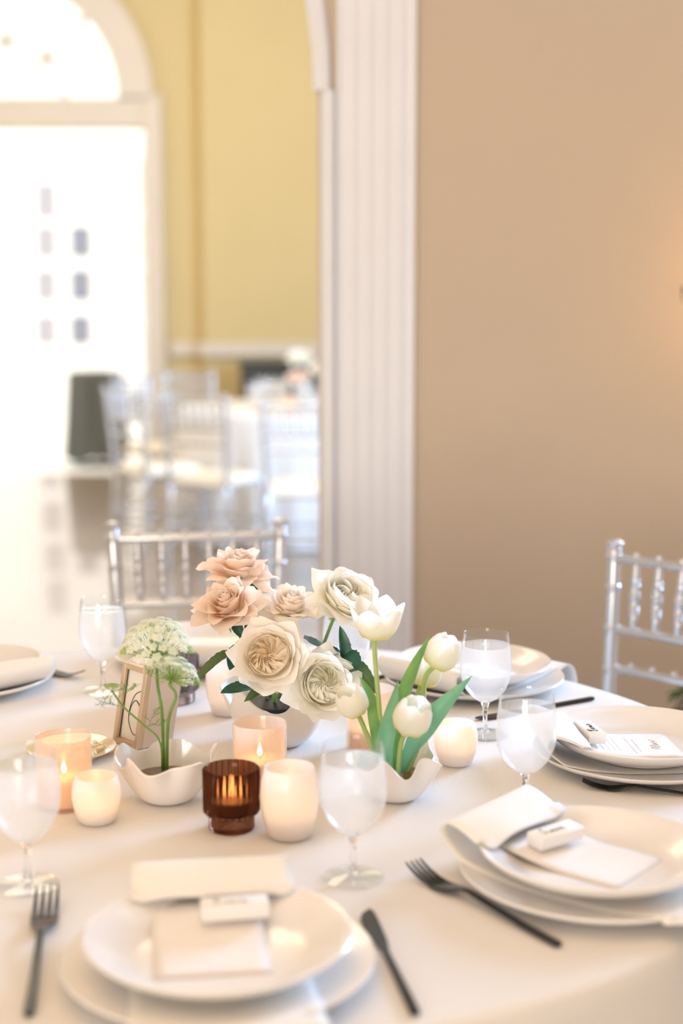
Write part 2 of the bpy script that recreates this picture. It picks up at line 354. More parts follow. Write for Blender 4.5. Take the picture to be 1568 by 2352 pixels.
build(MB().tube([(DCX + .43 * math.cos(PI * k / 24), YF + .06, SPR + .43 * math.sin(PI * k / 24)) for k in range(25)], .028, 6), 'glazing_bar', M['halltrim'], door)
mb = MB(); n = 24; mb.add([(DCX, YF + .07, SPR)] + [(DCX + (RI + .01) * math.cos(PI * k / n), YF + .07, SPR + (RI + .01) * math.sin(PI * k / n)) for k in range(n + 1)], [(0, k + 1, k + 2) for k in range(n)])
build(mb, 'fanlight_pane', M['doorglass'], door, smooth=False)
# door leaf folded open towards the terrace: frame, bars and panes, hinged at the right jamb
leafM = Matrix.Translation((DCX + HW - .05, YF + .28, 0)) @ Matrix.Rotation(math.radians(100), 4, 'Z')
mb = MB(); LW, LH = 1.02, ZT - .03
for (a, b, c, d) in ((0, .12, 0, LH), (LW - .12, LW, 0, LH), (.12, LW - .12, 0, .35), (.12, LW - .12, LH - .14, LH), (LW / 2 - .02, LW / 2 + .02, .35, LH - .14)): mb.box(a, b, -.022, .022, c, d)
for k in range(1, 5): z = .35 + (LH - .49) * k / 5; mb.box(.12, LW - .12, -.02, .02, z - .02, z + .02)
leaf = build(mb, 'door_leaf', M['trim'], door, M=leafM, smooth=False)
for k in range(5):
    for j in range(2):
        z = .35 + (LH - .49) * k / 5; x = .12 + j * (LW / 2 - .1)
        build(MB().box(x, x + LW / 2 - .14, -.003, .003, z + .02, z + (LH - .49) / 5 - .02), 'pane', M['doorglass'], leaf, smooth=False)
# outdoors: terrace, low garden wall, white house with glazed door
struct(MB().box(-14, 6, 11.9, 26, -.12, -.02), 'terrace', M['terrace'], smooth=False)
hs = thing('white_house', 'white rendered house front across the terrace seen through the open door', 'building', (-3.7, 20.1, 0))
build(MB().box(-5, 5, 0, .4, -.02, 7), 'wall', M['facade'], hs, smooth=False)
for cx_, mat in ((165, 'darkpane'), (85, 'lightpane')):
    for (v0, v1) in ((420, 500), (520, 590), (620, 690), (725, 790)):
        if mat == 'darkpane' and v0 == 420: continue
        a, b = at_y(cx_, v1, 20), at_y(cx_ + 42, v0, 20)
        build(MB().box(a.x + 3.7, b.x + 3.7, -.14, -.11, a.z, b.z), 'window_pane', M[mat], hs, smooth=False)
a, b = at_y(70, 800, 20), at_y(222, 405, 20)
build(MB().bbox(a.x + 3.7, b.x + 3.7, -.10, .02, a.z - .1, b.z + .05, .02), 'window_frame', M['facade'], hs)

# ------------------------------------------------------------------ chiavari chairs
def bamboo(p0, p1, r, rings, taper=None, n=10):   # turned pole with ring beads
    p0, p1 = Vector(p0), Vector(p1); L = (p1 - p0).length; prof = [(0, 0), (r * .9, 0), (r, .004)]
    R_ = (lambda t: r) if taper is None else (lambda t: r * taper(t))
    for t in rings:
        z = t * L
        for dz, k in ((-.008, 1), (-.006, 1.13), (-.002, 1.15), (-.0008, .98), (.0008, .98), (.002, 1.15), (.006, 1.13), (.008, 1)): prof.append((R_(t) * k, z + dz))
    if taper: prof = [(R_(0), 0)] + [(R_(k / 12), L * k / 12) for k in range(1, 12)] + [(R_(1), L)] if not rings else sorted([(R_(k / 12), L * k / 12) for k in range(13)] + prof[3:], key=lambda q: q[1])
    else: prof.append((r, L - .003)); prof.append((r * .9, L)); prof.append((0, L))
    mb = MB(); mb.lathe(prof, n, M=align(p1 - p0, p0)); return mb
def make_chair():
    root = thing('chiavari_chair', 'x', 'chair'); sil = M['silver']
    zt, zm, zl = .895, .738, .658
    def bx(z): return .165 + .021 * (z - .44) / .46       # half width of the back
    def by(z): return -.185 - .045 * max(0, (z - .44)) / .46
    for s in (-1, 1):
        pts = [(s * .168, -.215, 0), (s * .165, -.185, .44), (s * bx(.905), by(.905), .905)]
        mb = MB(); lo = bamboo(pts[0], pts[1], .0145, (.25, .5, .75)); hi = bamboo(pts[1], pts[2], .0145, (.18, .46, .64, .82, .955))
        mb.add(lo.v, lo.f).add(hi.v, hi.f)
        post = build(mb, 'back_leg', sil, root)
        fin = MB().lathe([(0, -.004), (.013, -.002), (.0135, .004), (.018, .008), (.0185, .013), (.012, .019), (0, .021)], 12, M=Matrix.Translation((s * bx(.905), by(.905), .902)))
        build(fin, 'finial', sil, post)
        build(bamboo((s * .19, .185, 0), (s * .185, .18, .44), .0145, (.25, .5, .75, .92)), 'front_leg', sil, root)
    for z, r, nm in ((zt - .012, .0095, 'top_rail'), (zm, .0095, 'middle_rail'), (zl, .0095, 'lower_rail')):
        rail = build(bamboo((-bx(z), by(z), z), (bx(z), by(z), z), r, ()), nm, sil, root)
        for k in range(1, 7):      # pegs where the spindles pass
            x = bx(z) * (-1 + 2 * k / 7)
            if nm != 'middle_rail': build(MB().lathe([(0, -.004), (.006, -.003), (.0065, .0), (.004, .005), (0, .006)], 8, M=Matrix.Translation((x, by(z), z + .011))), 'peg', sil, rail)
    for k in range(1, 7):
        t = -1 + 2 * k / 7
        build(bamboo((bx(zm) * t, by(zm), zm), (bx(zt) * t, by(zt), zt - .012), .0085, (.3, .5, .7), lambda q: .72 + .5 * math.sin(PI * q)), 'spindle', sil, root)
    build(MB().bbox(-.19, .19, -.195, .195, .425, .45, .008), 'seat', sil, root)
    cu = MB(); cu.grid(lambda u, v: Vector(((u - .5) * .375, (v - .5) * .375, .452 + .042 * (max(0, 1 - abs(2 * u - 1) ** 5) * max(0, 1 - abs(2 * v - 1) ** 5)) ** .5)), 14, 14)
    cu.box(-.186, .186, -.186, .186, .449, .4535); build(cu, 'cushion', M['cushion'], root)
    for z in (.14, .23):
        for s in (-1, 1): build(bamboo((s * .167, -.205, z), (s * .188, .183, z), .008, (.3, .7)), 'stretcher', sil, root)
        build(bamboo((-.188, .183, z), (.188, .183, z), .008, (.3, .7)), 'stretcher', sil, root)
        build(bamboo((-.166, -.2, z), (.166, -.2, z), .008, (.3, .7)), 'stretcher', sil, root)
    return root
chair0 = make_chair(); first_chair = [True]
def place_chair(x, y, rz, label, group=None):
    o = chair0 if first_chair[0] else dup(chair0); first_chair[0] = False
    o.location = (x, y, 0); o.rotation_euler = (0, 0, rz); o['label'] = label
    if group: o['group'] = group
    return o
TC, TR_ = Vector((-.2068, 1.9986, 0)), .785
pl, pr = at_z(262, 1200, .92), at_z(640, 1193, .92)
def chair_from_posts(a, b, label, width=.372):      # a: sitter's right post as seen from the table... both posts are back-post tops
    mid = (a + b) / 2; d = (b - a).normalized(); nrm = Vector((d.y, -d.x, 0))       # points towards the table
    o = mid + nrm * .23
    rz = math.atan2(nrm.y, nrm.x) - PI / 2
    return place_chair(o.x, o.y, rz, label, 'chairs at the dining table')
chair_from_posts(pl, pr, 'silver bamboo-turned chair behind the rose bowl, before the arched opening')
a4 = at_z(1411, 1240, .92); chair_from_posts(a4, a4 + Vector((.73, -.68, 0)).normalized() * .372, 'silver bamboo-turned chair pushed up before the plain tan wall')

# ------------------------------------------------------------------ round table and cloth
ZT_ = .76
tb = thing('round_table', 'round banquet table hidden under the white linen cloth', 'table', (TC.x, TC.y, 0))
build(MB().lathe([(0, .735), (.76, .735), (.762, .74), (.762, .753), (.758, .756), (0, .756)], 64), 'table_top', M['woodleg'], tb)
for k in range(4):
    a = PI / 4 + k * PI / 2; build(MB().tube([(.45 * math.cos(a), .45 * math.sin(a), 0), (.45 * math.cos(a), .45 * math.sin(a), .735)], .018, 10), 'leg', M['woodleg'], tb)
prof = [(0.0001, .76), (.2, .76), (.4, .76), (.6, .76), (.74, .76), (TR_ - .012, .76), (TR_ - .004, .758), (TR_, .752), (TR_ + .003, .735), (TR_ + .006, .68), (TR_ + .01, .55), (TR_ + .014, .35), (TR_ + .018, .12), (TR_ + .02, .02)]
def fold(r, z, a, k):
    if z < .735:
        w = (.735 - z) / .715; q = .035 * w * (.55 * math.sin(a * 17 + .7) + .45 * math.sin(a * 27 + 2 * math.sin(a * 3))); return r + .012 * w + q * min(1, w * 2.2), z
    return r, z
cl = build(MB().lathe(prof, 240, rf=fold), 'tablecloth', M['linen'], M=Matrix.Translation(TC), angle=60)
tag(cl, 'white linen tablecloth laid over the big round dining table', 'tablecloth')

# ------------------------------------------------------------------ place settings
charger_me = MB().lathe([(0, .004), (.085, .004), (.088, .002), (.092, .002), (.094, .006), (.125, .0085), (.147, .0155), (.1515, .019), (.1525, .021), (.1515, .0225), (.146, .0205), (.124, .0145), (.098, .010), (.09, .009), (0, .009)], 72).mesh('charger', M['stone'])
plate_me = MB().lathe([(0, .003), (.066, .003), (.068, 0), (.074, 0), (.076, .004), (.10, .0095), (.122, .021), (.1295, .0285), (.1307, .0305), (.1295, .032), (.1265, .0315), (.118, .0255), (.098, .0145), (.086, .0085), (.078, .007), (0, .0065)], 72).mesh('dinner_plate', M['stone'])
def fork_meshes():
    mb = MB()   # handle along -y, tines along +y, origin at the handle end
    def sec(y, w, z, t): return [(-w, y, z), (0, y, z - t * .35), (w, y, z), (w, y, z + t), (0, y, z + t * .7), (-w, y, z + t)]
    st = [(0, .0032, .002, .003), (.004, .0042, .0015, .0034), (.05, .0036, .003, .0032), (.10, .0030, .007, .003), (.13, .0030, .0095, .003), (.143, .0045, .0085, .0026), (.152, .0085, .006, .0022), (.162, .0112, .0035, .002), (.172, .0118, .0022, .002), (.178, .0118, .0022, .002)]
    vs = [p for s_ in st for p in sec(*s_)]; n = 6
    fs = [(k * n + i, k * n + (i + 1) % n, k * n + n + (i + 1) % n, k * n + n + i) for k in range(len(st) - 1) for i in range(n)] + [(5, 4, 3, 2, 1, 0), tuple(range((len(st) - 1) * n, len(st) * n))]
    mb.add(vs, fs); handle = mb.mesh('handle', M['black_metal'])
    tine = MB(); ts = [(.176, .0019, .0023), (.19, .0018, .0036), (.203, .0015, .0066), (.213, .0011, .0105), (.219, .0005, .0135)]
    vs = [p for (y, w, z) in ts for p in ((-w, y, z), (w, y, z), (w, y, z + .0019), (-w, y, z + .0019))]
    fs = [(k * 4 + i, k * 4 + (i + 1) % 4, k * 4 + 4 + (i + 1) % 4, k * 4 + 4 + i) for k in range(len(ts) - 1) for i in range(4)] + [(3, 2, 1, 0), (16, 17, 18, 19)]
    tine.add(vs, fs); return handle, tine.mesh('tine', M['black_metal'])
fork_h, fork_t = fork_meshes()
def knife_meshes():
    mb = MB(); st = [(0, .0036, .0018, .0036), (.004, .0048, .0012, .0046), (.06, .0044, .0012, .0046), (.125, .0036, .0014, .0042), (.135, .0034, .0016, .004)]
    def sec(y, w, z, t): return [(-w, y, z), (w, y, z), (w * 1.05, y, z + t * .5), (w * .8, y, z + t), (-w * .8, y, z + t), (-w * 1.05, y, z + t * .5)]
    vs = [p for s_ in st for p in sec(*s_)]; n = 6; m = len(st)
    fs = [(k * n + i, k * n + (i + 1) % n, k * n + n + (i + 1) % n, k * n + n + i) for k in range(m - 1) for i in range(n)] + [(5, 4, 3, 2, 1, 0), tuple(range((m - 1) * n, m * n))]
    h = mb.add(vs, fs).mesh('handle', M['black_metal'])
    bl = MB(); st = [(.133, -.0034, .0034), (.142, -.005, .005), (.16, -.0085, .007), (.19, -.0105, .0078), (.215, -.0095, .008), (.228, -.0055, .0078), (.235, .0, .006), (.238, .0035, .0045)]
    vs = [p for (y, a, b) in st for p in ((a, y, .0026), (b, y, .0022), (b, y, .0044), (a, y, .0032))]; m = len(st)
    fs = [(k * 4 + i, k * 4 + (i + 1) % 4, k * 4 + 4 + (i + 1) % 4, k * 4 + 4 + i) for k in range(m - 1) for i in range(4)] + [(3, 2, 1, 0), tuple(range(4 * m - 4, 4 * m))]
    return h, bl.add(vs, fs).mesh('blade', M['black_metal'])
knife_h, knife_b = knife_meshes()
def put_cutlery(kind, tip, end, label, length):
    tip, end = Vector(tip), Vector(end); d = (tip - end); d.z = 0; rz = math.atan2(d.y, d.x) - PI / 2; sc = d.length / length
    o = thing(kind, label, kind, (end.x, end.y, ZT_ + .0005), rz, kind + 's on the dining table'); o.scale = (sc,) * 3
    if kind == 'fork':
        mobj('handle', fork_h, o)
        for k in range(4): mobj('tine', fork_t, o, Matrix.Translation(((k - 1.5) * .0062, 0, 0)))
    else: mobj('handle', knife_h, o); mobj('blade', knife_b, o)
    return o
CHARGER_TOP = [(0, .009), (.09, .009), (.098, .010), (.124, .0145), (.146, .0205), (.1535, .0225)]
PLATE_TOP = [(0, .0065), (.078, .007), (.086, .0085), (.098, .0145), (.118, .0255), (.1265, .0315), (.1325, .032)]
def interp(tab, r):
    for (a, za), (b, zb) in zip(tab, tab[1:]):
        if r <= b: return za + (zb - za) * (r - a) / (b - a)
    return tab[-1][1]
def napkin_mesh(seed, hang=.17, width=.172, flap=.075):
    r = random.Random(seed); ph = r.random() * 6
    # profile (v,z): from hanging end up over the table edge, across the charger, under the plate, round the far rim and back over it
    pr_ = [(-.1925, -hang), (-.1905, -.09), (-.186, -.03), (-.178, .006), (-.166, .021), (-.152, .0265), (-.135, .0215), (-.12, .0185), (-.10, .0145), (-.08, .0125), (0, .0125), (.08, .0125), (.10, .0150), (.122, .0235), (.137, .034), (.149, .045), (.152, .054), (.147, .062), (.137, .0655), (.12, .0625), (.100, .0545), (.088, .0475)]
    sm = smooth_path([Vector((0, v, z)) for v, z in pr_], 3); n = len(sm) - 1
    def fn(u, v):
        i = v * n; k = min(int(i), n - 1); p = sm[k].lerp(sm[k + 1], i - k); x = (u - .5) * width
        sag = .0
        if v > .82: sag = -.012 * (v - .82) / .18 * (abs(2 * u - 1) ** 3) + .0022 * math.sin(u * 7 + ph) * (v - .82) / .18
        elif v < .25: sag = .003 * math.sin(u * 9 + ph) * (.25 - v) / .25
        X = x * (1 + .03 * math.sin(v * 5 + ph)); Y = p.y + (sag if v < .25 else 0); Z = p.z + (sag if v > .25 else 0); r = math.hypot(X, Y)
        if v > .78 and r < .1325: Z = max(Z, .0145 + interp(PLATE_TOP, r) + .0050)        # flap lies on top of the plate
        elif v < .72 and r < .1535: Z = max(Z, interp(CHARGER_TOP, r) + .0042)              # rest of the cloth lies on the charger
        return Vector((X, Y, Z))
    mb = MB(); mb.grid(fn, 14, 66); me = mb.mesh('napkin', M['napkin'], angle=0); return me
def add_solid(o, t):
    m = o.modifiers.new('thick', 'SOLIDIFY'); m.thickness = t; m.offset = -1 if t > 0 else 1; return o
SEAT = {}
def seat(key, theta, r, desc, seed, block=True, card=True, hang=.17):
    th = math.radians(theta); pos = TC + Vector((math.sin(th), -math.cos(th), 0)) * r
    rz = th          # local +y points to the table centre
    if abs(pos.x) < 9: SEAT[key] = (pos, rz)
    ch = mobj('charger_plate', charger_me); ch.location = (pos.x, pos.y, ZT_ + .0003); ch.rotation_euler[2] = rz; tag(ch, 'wide white stoneware charger ' + desc, 'charger', 'chargers on the dining table')
    dp = mobj('dinner_plate', plate_me); dp.location = (pos.x, pos.y, ZT_ + .0145); dp.rotation_euler[2] = rz; tag(dp, 'white stoneware dinner plate ' + desc, 'plate', 'dinner plates on chargers')
    nk = mobj('napkin', napkin_mesh(seed, hang)); nk.location = (pos.x, pos.y, ZT_ - .0018); nk.rotation_euler[2] = rz; add_solid(nk, .0016)
    tag(nk, 'white cloth napkin folded over the plate rim ' + desc, 'napkin', 'napkins under the dinner plates')
    base = TR((pos.x, pos.y, ZT_), rz)
    if card:
        off = {'p1': (-.008, .0), 'p2': (.01, -.005), 'p3': (.006, -.003)}.get(key, (0, 0))
        mb = MB(); mb.grid(lambda u, v: Vector(((u - .5) * .112 + off[0], -.047 + off[1] + v * .152, .0222 + (.030 * max(0, v - .45) ** 1.3))), 8, 12)
        c = thing('menu_card', 'white printed menu card tucked in the napkin ' + desc, 'menu card', group='menu cards on the plates'); c.matrix_world = base
        cb = build(mb, 'card', M['paper'], c); m = cb.modifiers.new('thick', 'SOLIDIFY'); m.thickness = .0006
        ln = random.Random(seed + 5)
        def ribbon(x0, x1, y, wv=.0004):
            q = MB(); n = max(4, int((x1 - x0) / .0016)); z = lambda yy: .02275 + .030 * max(0, (yy + .047 - off[1]) / .152 - .45) ** 1.3
            pts = [Vector((x0 + (x1 - x0) * k / n, y + wv * 1.6 * math.sin(k * 2.1 + y * 999) * (0 if ln.random() < .2 else 1), z(y))) for k in range(n + 1)]
            q.tube(pts, .00022, 4); return q
        if key in ('p3',):
            for k in range(9):
                w = .026 + ln.random() * .012; y = .085 - k * .0085 - (.012 if k > 6 else 0)
                build(ribbon(off[0] - w, off[0] + w, y), 'text_line', M['greyink'], c)
            sw = smooth_path([(-.02, -.022, .0227), (-.012, -.010, .0227), (-.010, -.024, .0227), (-.002, -.011, .0227), (0, -.024, .0227), (.006, -.018, .0227), (.008, -.024, .0227), (.014, -.017, .0227), (.018, -.024, .0227), (.026, -.016, .0227)], 5)
            build(MB().tube([p + Vector((off[0], off[1], 0)) for p in sw], .00028, 4), 'script_heading', M['greyink'], c)
    return pos, rz, base
D = {'p1': 'at the place beside the brown ribbed votive', 'p2': 'between the votive place and the legible-name place', 'p3': 'at the place with the legible handwritten name',
     'p4': 'before the chair by the tan wall', 'p5': 'before the chair at the arched opening', 'p6': 'at the place beside the framed table number'}
seats = [('p1', 7.95, .633, 1), ('p2', 51.0, .633, 2), ('p3', 94.1, .633, 3), ('p4', 137.1, .633, 4), ('p5', 184.5, .633, 5), ('p6', 223.3, .633, 6)]
B = {}
for key, th, r, sd in seats:
    pos, rz, base = seat(key, th, r, D[key], sd); B[key] = base
# place blocks with handwritten names
def strokes(lines, M_, r=.00027):
    mb = MB()
    for l in lines: mb.tube([M_ @ p for p in smooth_path([Vector((x, y, 0)) for x, y in l], 5)], r, 5)
    return mb
NAME_BERNIE = [[(0, 0), (.4, 2.2), (.3, 1.2), (0, 0)], [(-.5, 1.6), (.4, 2.3), (1.3, 2.0), (.5, 1.2), (1.2, .6), (.5, -.1), (-.4, .2)],
    [(1.5, .4), (2.0, .8), (1.8, 1.0), (1.5, .5), (1.9, 0), (2.4, .4)], [(2.5, .0), (2.6, .9), (2.7, .6), (3.1, .9)], [(3.3, 0), (3.35, .8), (3.4, .1), (3.8, .8), (3.85, 0), (4.1, .3)],
    [(4.3, .8), (4.3, .1), (4.6, .1)], [(4.32, 1.2), (4.36, 1.25)], [(4.8, .4), (5.3, .8), (5.1, 1.0), (4.8, .5), (5.2, 0), (5.9, .4)]]
NAME_SIMONE = [[(1, 1.9), (.4, 2.1), (0, 1.5), (.8, .8), (.4, 0), (-.3, .3)], [(1.3, .8), (1.3, .1), (1.6, .1)], [(1.9, 0), (1.95, .8), (2.2, .2), (2.4, .8), (2.5, .2), (2.8, .8), (2.9, 0)],
    [(3.3, .8), (3.0, .3), (3.4, 0), (3.6, .5), (3.3, .8)], [(3.9, 0), (3.95, .8), (4.4, .7), (4.45, 0)], [(4.7, .4), (5.2, .8), (4.9, .9), (4.7, .3), (5.2, 0), (5.6, .3)]]
def block(key, loc, rz, label, name, tilt=0):
    o = thing('name_block', label, 'place block', group='name blocks on the plates'); o.matrix_world = B[key] @ Matrix.Translation(loc) @ Matrix.Rotation(rz, 4, 'Z') @ Matrix.Rotation(tilt, 4, 'X')
    build(MB().bbox(-.034, .034, -.0125, .0125, 0, .015, .0008), 'block', M['blockside'], o)
    if name: build(strokes(name, Matrix.Translation((-.021, -.0045, .0153)) @ Matrix.Scale(.0062, 4)), 'handwriting', M['ink'], o)
block('p3', (.012, .072, .0345), math.radians(6), 'white place block with a legible black handwritten name', NAME_BERNIE, .05)
block('p2', (.012, .060, .0325), math.radians(-14), 'white place block resting askew on a napkin flap with blurred name', NAME_SIMONE, .08)
block('p1', (.02, .064, .0335), math.radians(2), 'white place block behind a blank-looking menu card by the brown votive', NAME_SIMONE, .05)
block('p4', (.0, .062, .0325), 0, 'small white place block on the plate before the tan-wall chair', None, .05)
# cutlery
def tz(u, v): return at_z(u, v, .764)
put_cutlery('fork', tz(948, 2000), tz(1285, 2170), 'black fork ' + D['p2'], .219)
put_cutlery('fork', tz(110, 2062), tz(66, 2330), 'black fork left of the plate with the brown votive beyond', .219)
put_cutlery('fork', tz(1337, 1803), tz(1640, 1828), 'black fork ' + D['p3'], .219)
a, b = tz(188, 1556), tz(115, 1544); put_cutlery('fork', a, a + (b - a).normalized() * .215, 'black fork half hidden behind the plate ' + D['p6'], .219)
put_cutlery('knife', tz(838, 2088), tz(955, 2328), 'black table knife right of the plate with the brown votive beyond', .238)
a, b = tz(1283, 1617), tz(1362, 1603); put_cutlery('knife', b + (a - b).normalized() * .235, b, 'dark table knife at the rim of the plate with the legible name', .238)
a = tz(866, 1556); put_cutlery('knife', a + Vector((-.68, -.73, 0)) * .11, a + Vector((.68, .73, 0)) * .12, 'dark table knife ' + D['p4'], .238)

# ------------------------------------------------------------------ goblets of iced water
def goblet_parts():
    bowl_lo = [(.0045, .052), (.010, .0535), (.020, .060), (.0305, .073), (.0365, .088), (.0385, .102), (.0383, .116), (.0370, .130), (.0358, .140)]
    rim = [(.0358, .140), (.0348, .149), (.0338, .1572), (.0335, .158), (.0332, .1575), (.0342, .149), (.0350, .141)]
    foot = MB().lathe([(0, .0005), (.034, .0005), (.0355, .0012), (.0355, .002), (.030, .003), (.016, .0045), (.008, .0065), (0, .007)], 40).mesh('foot', M['glass'])
    stem = MB().lathe([(.0075, .0055), (.0048, .011), (.0036, .020), (.0034, .032), (.0040, .042), (.0058, .049), (.0072, .053), (.004, .0545), (0, .055)], 20)
    g, nt, bs, o = base_mat('goblet_stem_glass'); bs.inputs['Transmission Weight'].default_value = 1; bs.inputs['Roughness'].default_value = .0; bs.inputs['IOR'].default_value = 1.45; bs.inputs['Base Color'].default_value = (.98, .98, .98, 1)
    return foot, stem.mesh('stem', g), MB().lathe(bowl_lo, 48).mesh('bowl', M['frost']), MB().lathe(rim, 48).mesh('rim', M['glass']), MB().lathe([(0, .1395), (.02, .1393), (.0352, .140), (.0356, .1408)], 40).mesh('water', M['water'])
GP = goblet_parts()
def goblet(u, v, label, h=1.0):
    p = at_z(u, v, ZT_); o = thing('water_goblet', label, 'goblet', (p.x, p.y, ZT_ + .0003), 0, 'water goblets on the dining table'); o.scale = (h,) * 3
    for n, me in zip(('foot', 'stem', 'bowl', 'rim', 'water'), GP): mobj(n, me, o)
    return o
goblet(1205, 1866, 'frosted water goblet touching the napkin ' + D['p2'], 1.0)
goblet(810, 2018, 'frosted water goblet next to the round frosted votive and tulip bowl')
goblet(1113, 1690, 'iced water goblet with clear rim between the tulips and tan wall')
goblet(237, 1588, 'water goblet with clear rim behind the framed table number')
goblet(795, 1612, 'frosted water goblet half hidden behind the white rose and tall tulip')
goblet(65, 2035, 'frosted water goblet next to the peach votive and butter dish')

# ------------------------------------------------------------------ candles and votives
flame_me = MB().lathe([(.0004, 0), (.0028, .003), (.0034, .006), (.0028, .010), (.0014, .0145), (.0003, .018)], 10, close=True).mesh('flame', M['flame'])
wick_me = MB().tube([(0, 0, 0), (.0004, 0, .004), (0, 0, .007)], .0006, 5).mesh('wick', M['wick'])
def candle(root, rad, h, power, z0=.006):
    build(MB().lathe([(0, z0), (rad, z0), (rad, z0 + h - .001), (rad - .001, z0 + h), (0, z0 + h - .0015)], 28), 'candle', M['wax'], root)
    mobj('wick', wick_me, root, Matrix.Translation((0, 0, z0 + h - .002))); mobj('flame', flame_me, root, Matrix.Translation((0, 0, z0 + h + .003)))
    d = bpy.data.lights.new('candle_light', 'POINT'); d.energy = power * .10; d.color = (1, .58, .24); d.shadow_soft_size = .005
    l = bpy.data.objects.new('candle_light', d); COL.objects.link(l); l.parent = root; l.location = (0, 0, z0 + h + .012)
def votive(u, v, label, name, glass_prof, mat, cr, chh, power, group, n=48, rf=None, z0=.006):
    p = at_z(u, v, ZT_); o = thing(name, label, 'candle holder', (p.x, p.y, ZT_ + .0003), 0, group)
    build(MB().lathe(glass_prof, n, rf=rf), 'glass', M[mat], o, angle=50); candle(o, cr, chh, power, z0); return o
ROUND_S = [(0, .001), (.020, .001), (.0235, .004), (.0285, .018), (.0312, .034), (.0300, .048), (.0265, .0595), (.0258, .0605), (.0248, .0598), (.0282, .048), (.0292, .034), (.0268, .019), (.021, .006), (0, .005)]
ROUND_L = [(r * 1.17, z * 1.47) for r, z in ROUND_S]
CYL = [(0, .001), (.0335, .001), (.036, .004), (.0362, .09), (.0358, .0935), (.0345, .0938), (.0338, .092), (.0338, .006), (0, .005)]
votive(223, 1888, 'small round frosted votive beside the umbel flower bowl', 'frosted_votive', ROUND_S, 'votfrost', .018, .016, .16, 'round frosted votives')
votive(1046, 1755, 'small round frosted votive beside the tulip leaves', 'frosted_votive', ROUND_S, 'votfrost', .018, .022, .24, 'round frosted votives')
votive(665, 1922, 'large round frosted votive between brown votive and goblet', 'frosted_votive', ROUND_L, 'votfrost', .020, .026, .32, 'round frosted votives')
votive(525, 1640, 'large round frosted votive behind the rose bowl', 'frosted_votive', ROUND_L, 'votfrost', .020, .020, .02, 'round frosted votives')
votive(597, 1815, 'peach glass candle cylinder standing behind the brown ribbed votive', 'peach_candle_cylinder', CYL, 'peach', .030, .038, .10, 'peach candle cylinders')
votive(149, 1850, 'peach glass candle cylinder beside the butter dish', 'peach_candle_cylinder', CYL, 'peach', .030, .034, .10, 'peach candle cylinders')
votive(851, 1725, 'peach glass candle cylinder behind the tulip stems', 'peach_candle_cylinder', CYL, 'peach', .030, .030, .03, 'peach candle cylinders')
votive(352, 1650, 'peach glass candle cylinder behind the framed table number', 'peach_candle_cylinder', CYL, 'peach', .030, .030, .03, 'peach candle cylinders')
def rib_prof():
    out = [(0, .001), (.0270, .001), (.0285, .003), (.0285, .017), (.0300, .019), (.0332, .0215), (.0340, .024)]
    out += [(.0340, .03), (.0342, .05), (.0344, .0765), (.0338, .0785), (.0318, .0785), (.0308, .077), (.0304, .05), (.0302, .028), (.028, .022), (0, .020)]; return out
def rib(r, z, a, k): return (r + (.0015 * math.cos(a * 26) if 6 <= k <= 9 else 0), z)
votive(532, 1903, 'brown ribbed glass votive with lit candle and dark foot', 'ribbed_votive', rib_prof(), 'brown', .024, .016, .22, 'ribbed votives', n=208, rf=rib, z0=.0215)
votive(408, 1612, 'smoke grey ribbed glass votive behind the umbel flower', 'ribbed_votive', rib_prof(), 'smoke', .024, .012, .12, 'ribbed votives', n=208, rf=rib, z0=.0215)

# ------------------------------------------------------------------ bowls
def ruffle_bowl(name, u, v, label, R, H, base_r, lobes, amp, zamp, seed, n=96, sharp=0, rz=0, z_fill=None, mat='porc'):
    p = at_z(u, v, ZT_); o = thing(name, label, 'bowl', (p.x, p.y, ZT_ + .0003), rz, 'ruffled porcelain bowls'); r_ = random.Random(seed); ph = [r_.random() * 6.28 for _ in range(4)]
    def wave(a):
        w = math.sin(lobes * a + ph[0] + .5 * math.sin(2 * a + ph[1])) + .45 * math.sin((lobes * 2 - 1) * a + ph[2]); 
        if sharp: w += sharp * (abs(((a * 3.5 / PI + ph[3]) % 1) - .5) * 2 - .5)
        return w
    ts = [0, .04, .12, .22, .34, .46, .58, .70, .80, .88, .94, .98, 1]
    outer = [(base_r * .2 if t == 0 else base_r + (R - base_r) * (t ** .62), H * t ** 1.25) for t in ts]; outer[0] = (base_r * .92, 0); outer = [(0, .0005)] + outer
    inner = [(r - .0020, z + .0016) for r, z in outer[2:]][::-1]; prof = outer + inner + [(0, .0045)]; K = len(outer)
    def rf(r, z, a, k):
        t = max(0, min(1, z / H)); w = wave(a); f = t ** 1.8
        return r * (1 + amp * f * w) if r > 0 else 0, z + zamp * f * (math.sin(lobes * a + ph[0] + 1.3) + .5 * math.sin((lobes + 2) * a + ph[1]) + (sharp * .8 * (abs(((a * 4.5 / PI + ph[3]) % 1) - .5) * 2 - .5) if sharp else 0)) 
    build(MB().lathe(prof, n, rf=rf), 'bowl', M[mat], o, angle=50 if not sharp else 35)
    if z_fill:
        rr = base_r + (R - base_r) * ((z_fill / H) ** .8) ** .62 - .005
        build(MB().lathe([(0, z_fill), (rr * .6, z_fill + .001), (rr, z_fill)], 40), 'flower_water', M['soil'], o)
    return o
bowlU = ruffle_bowl('ruffled_bowl', 385, 1836, 'ruffled pearl porcelain bowl holding the umbel flowers', .064, .058, .024, 5, .09, .008, 3, z_fill=.030, rz=.5)
bowlT = ruffle_bowl('ruffled_bowl', 908, 1832, 'ruffled pearl porcelain bowl holding the tulips', .057, .054, .022, 5, .12, .009, 5, z_fill=.030, rz=1.3)
bowlR = ruffle_bowl('torn_edge_bowl', 637, 1706, 'large torn-edged white porcelain bowl holding the roses', .082, .078, .030, 4, .10, .010, 9, sharp=.9, rz=0, mat='bisque')
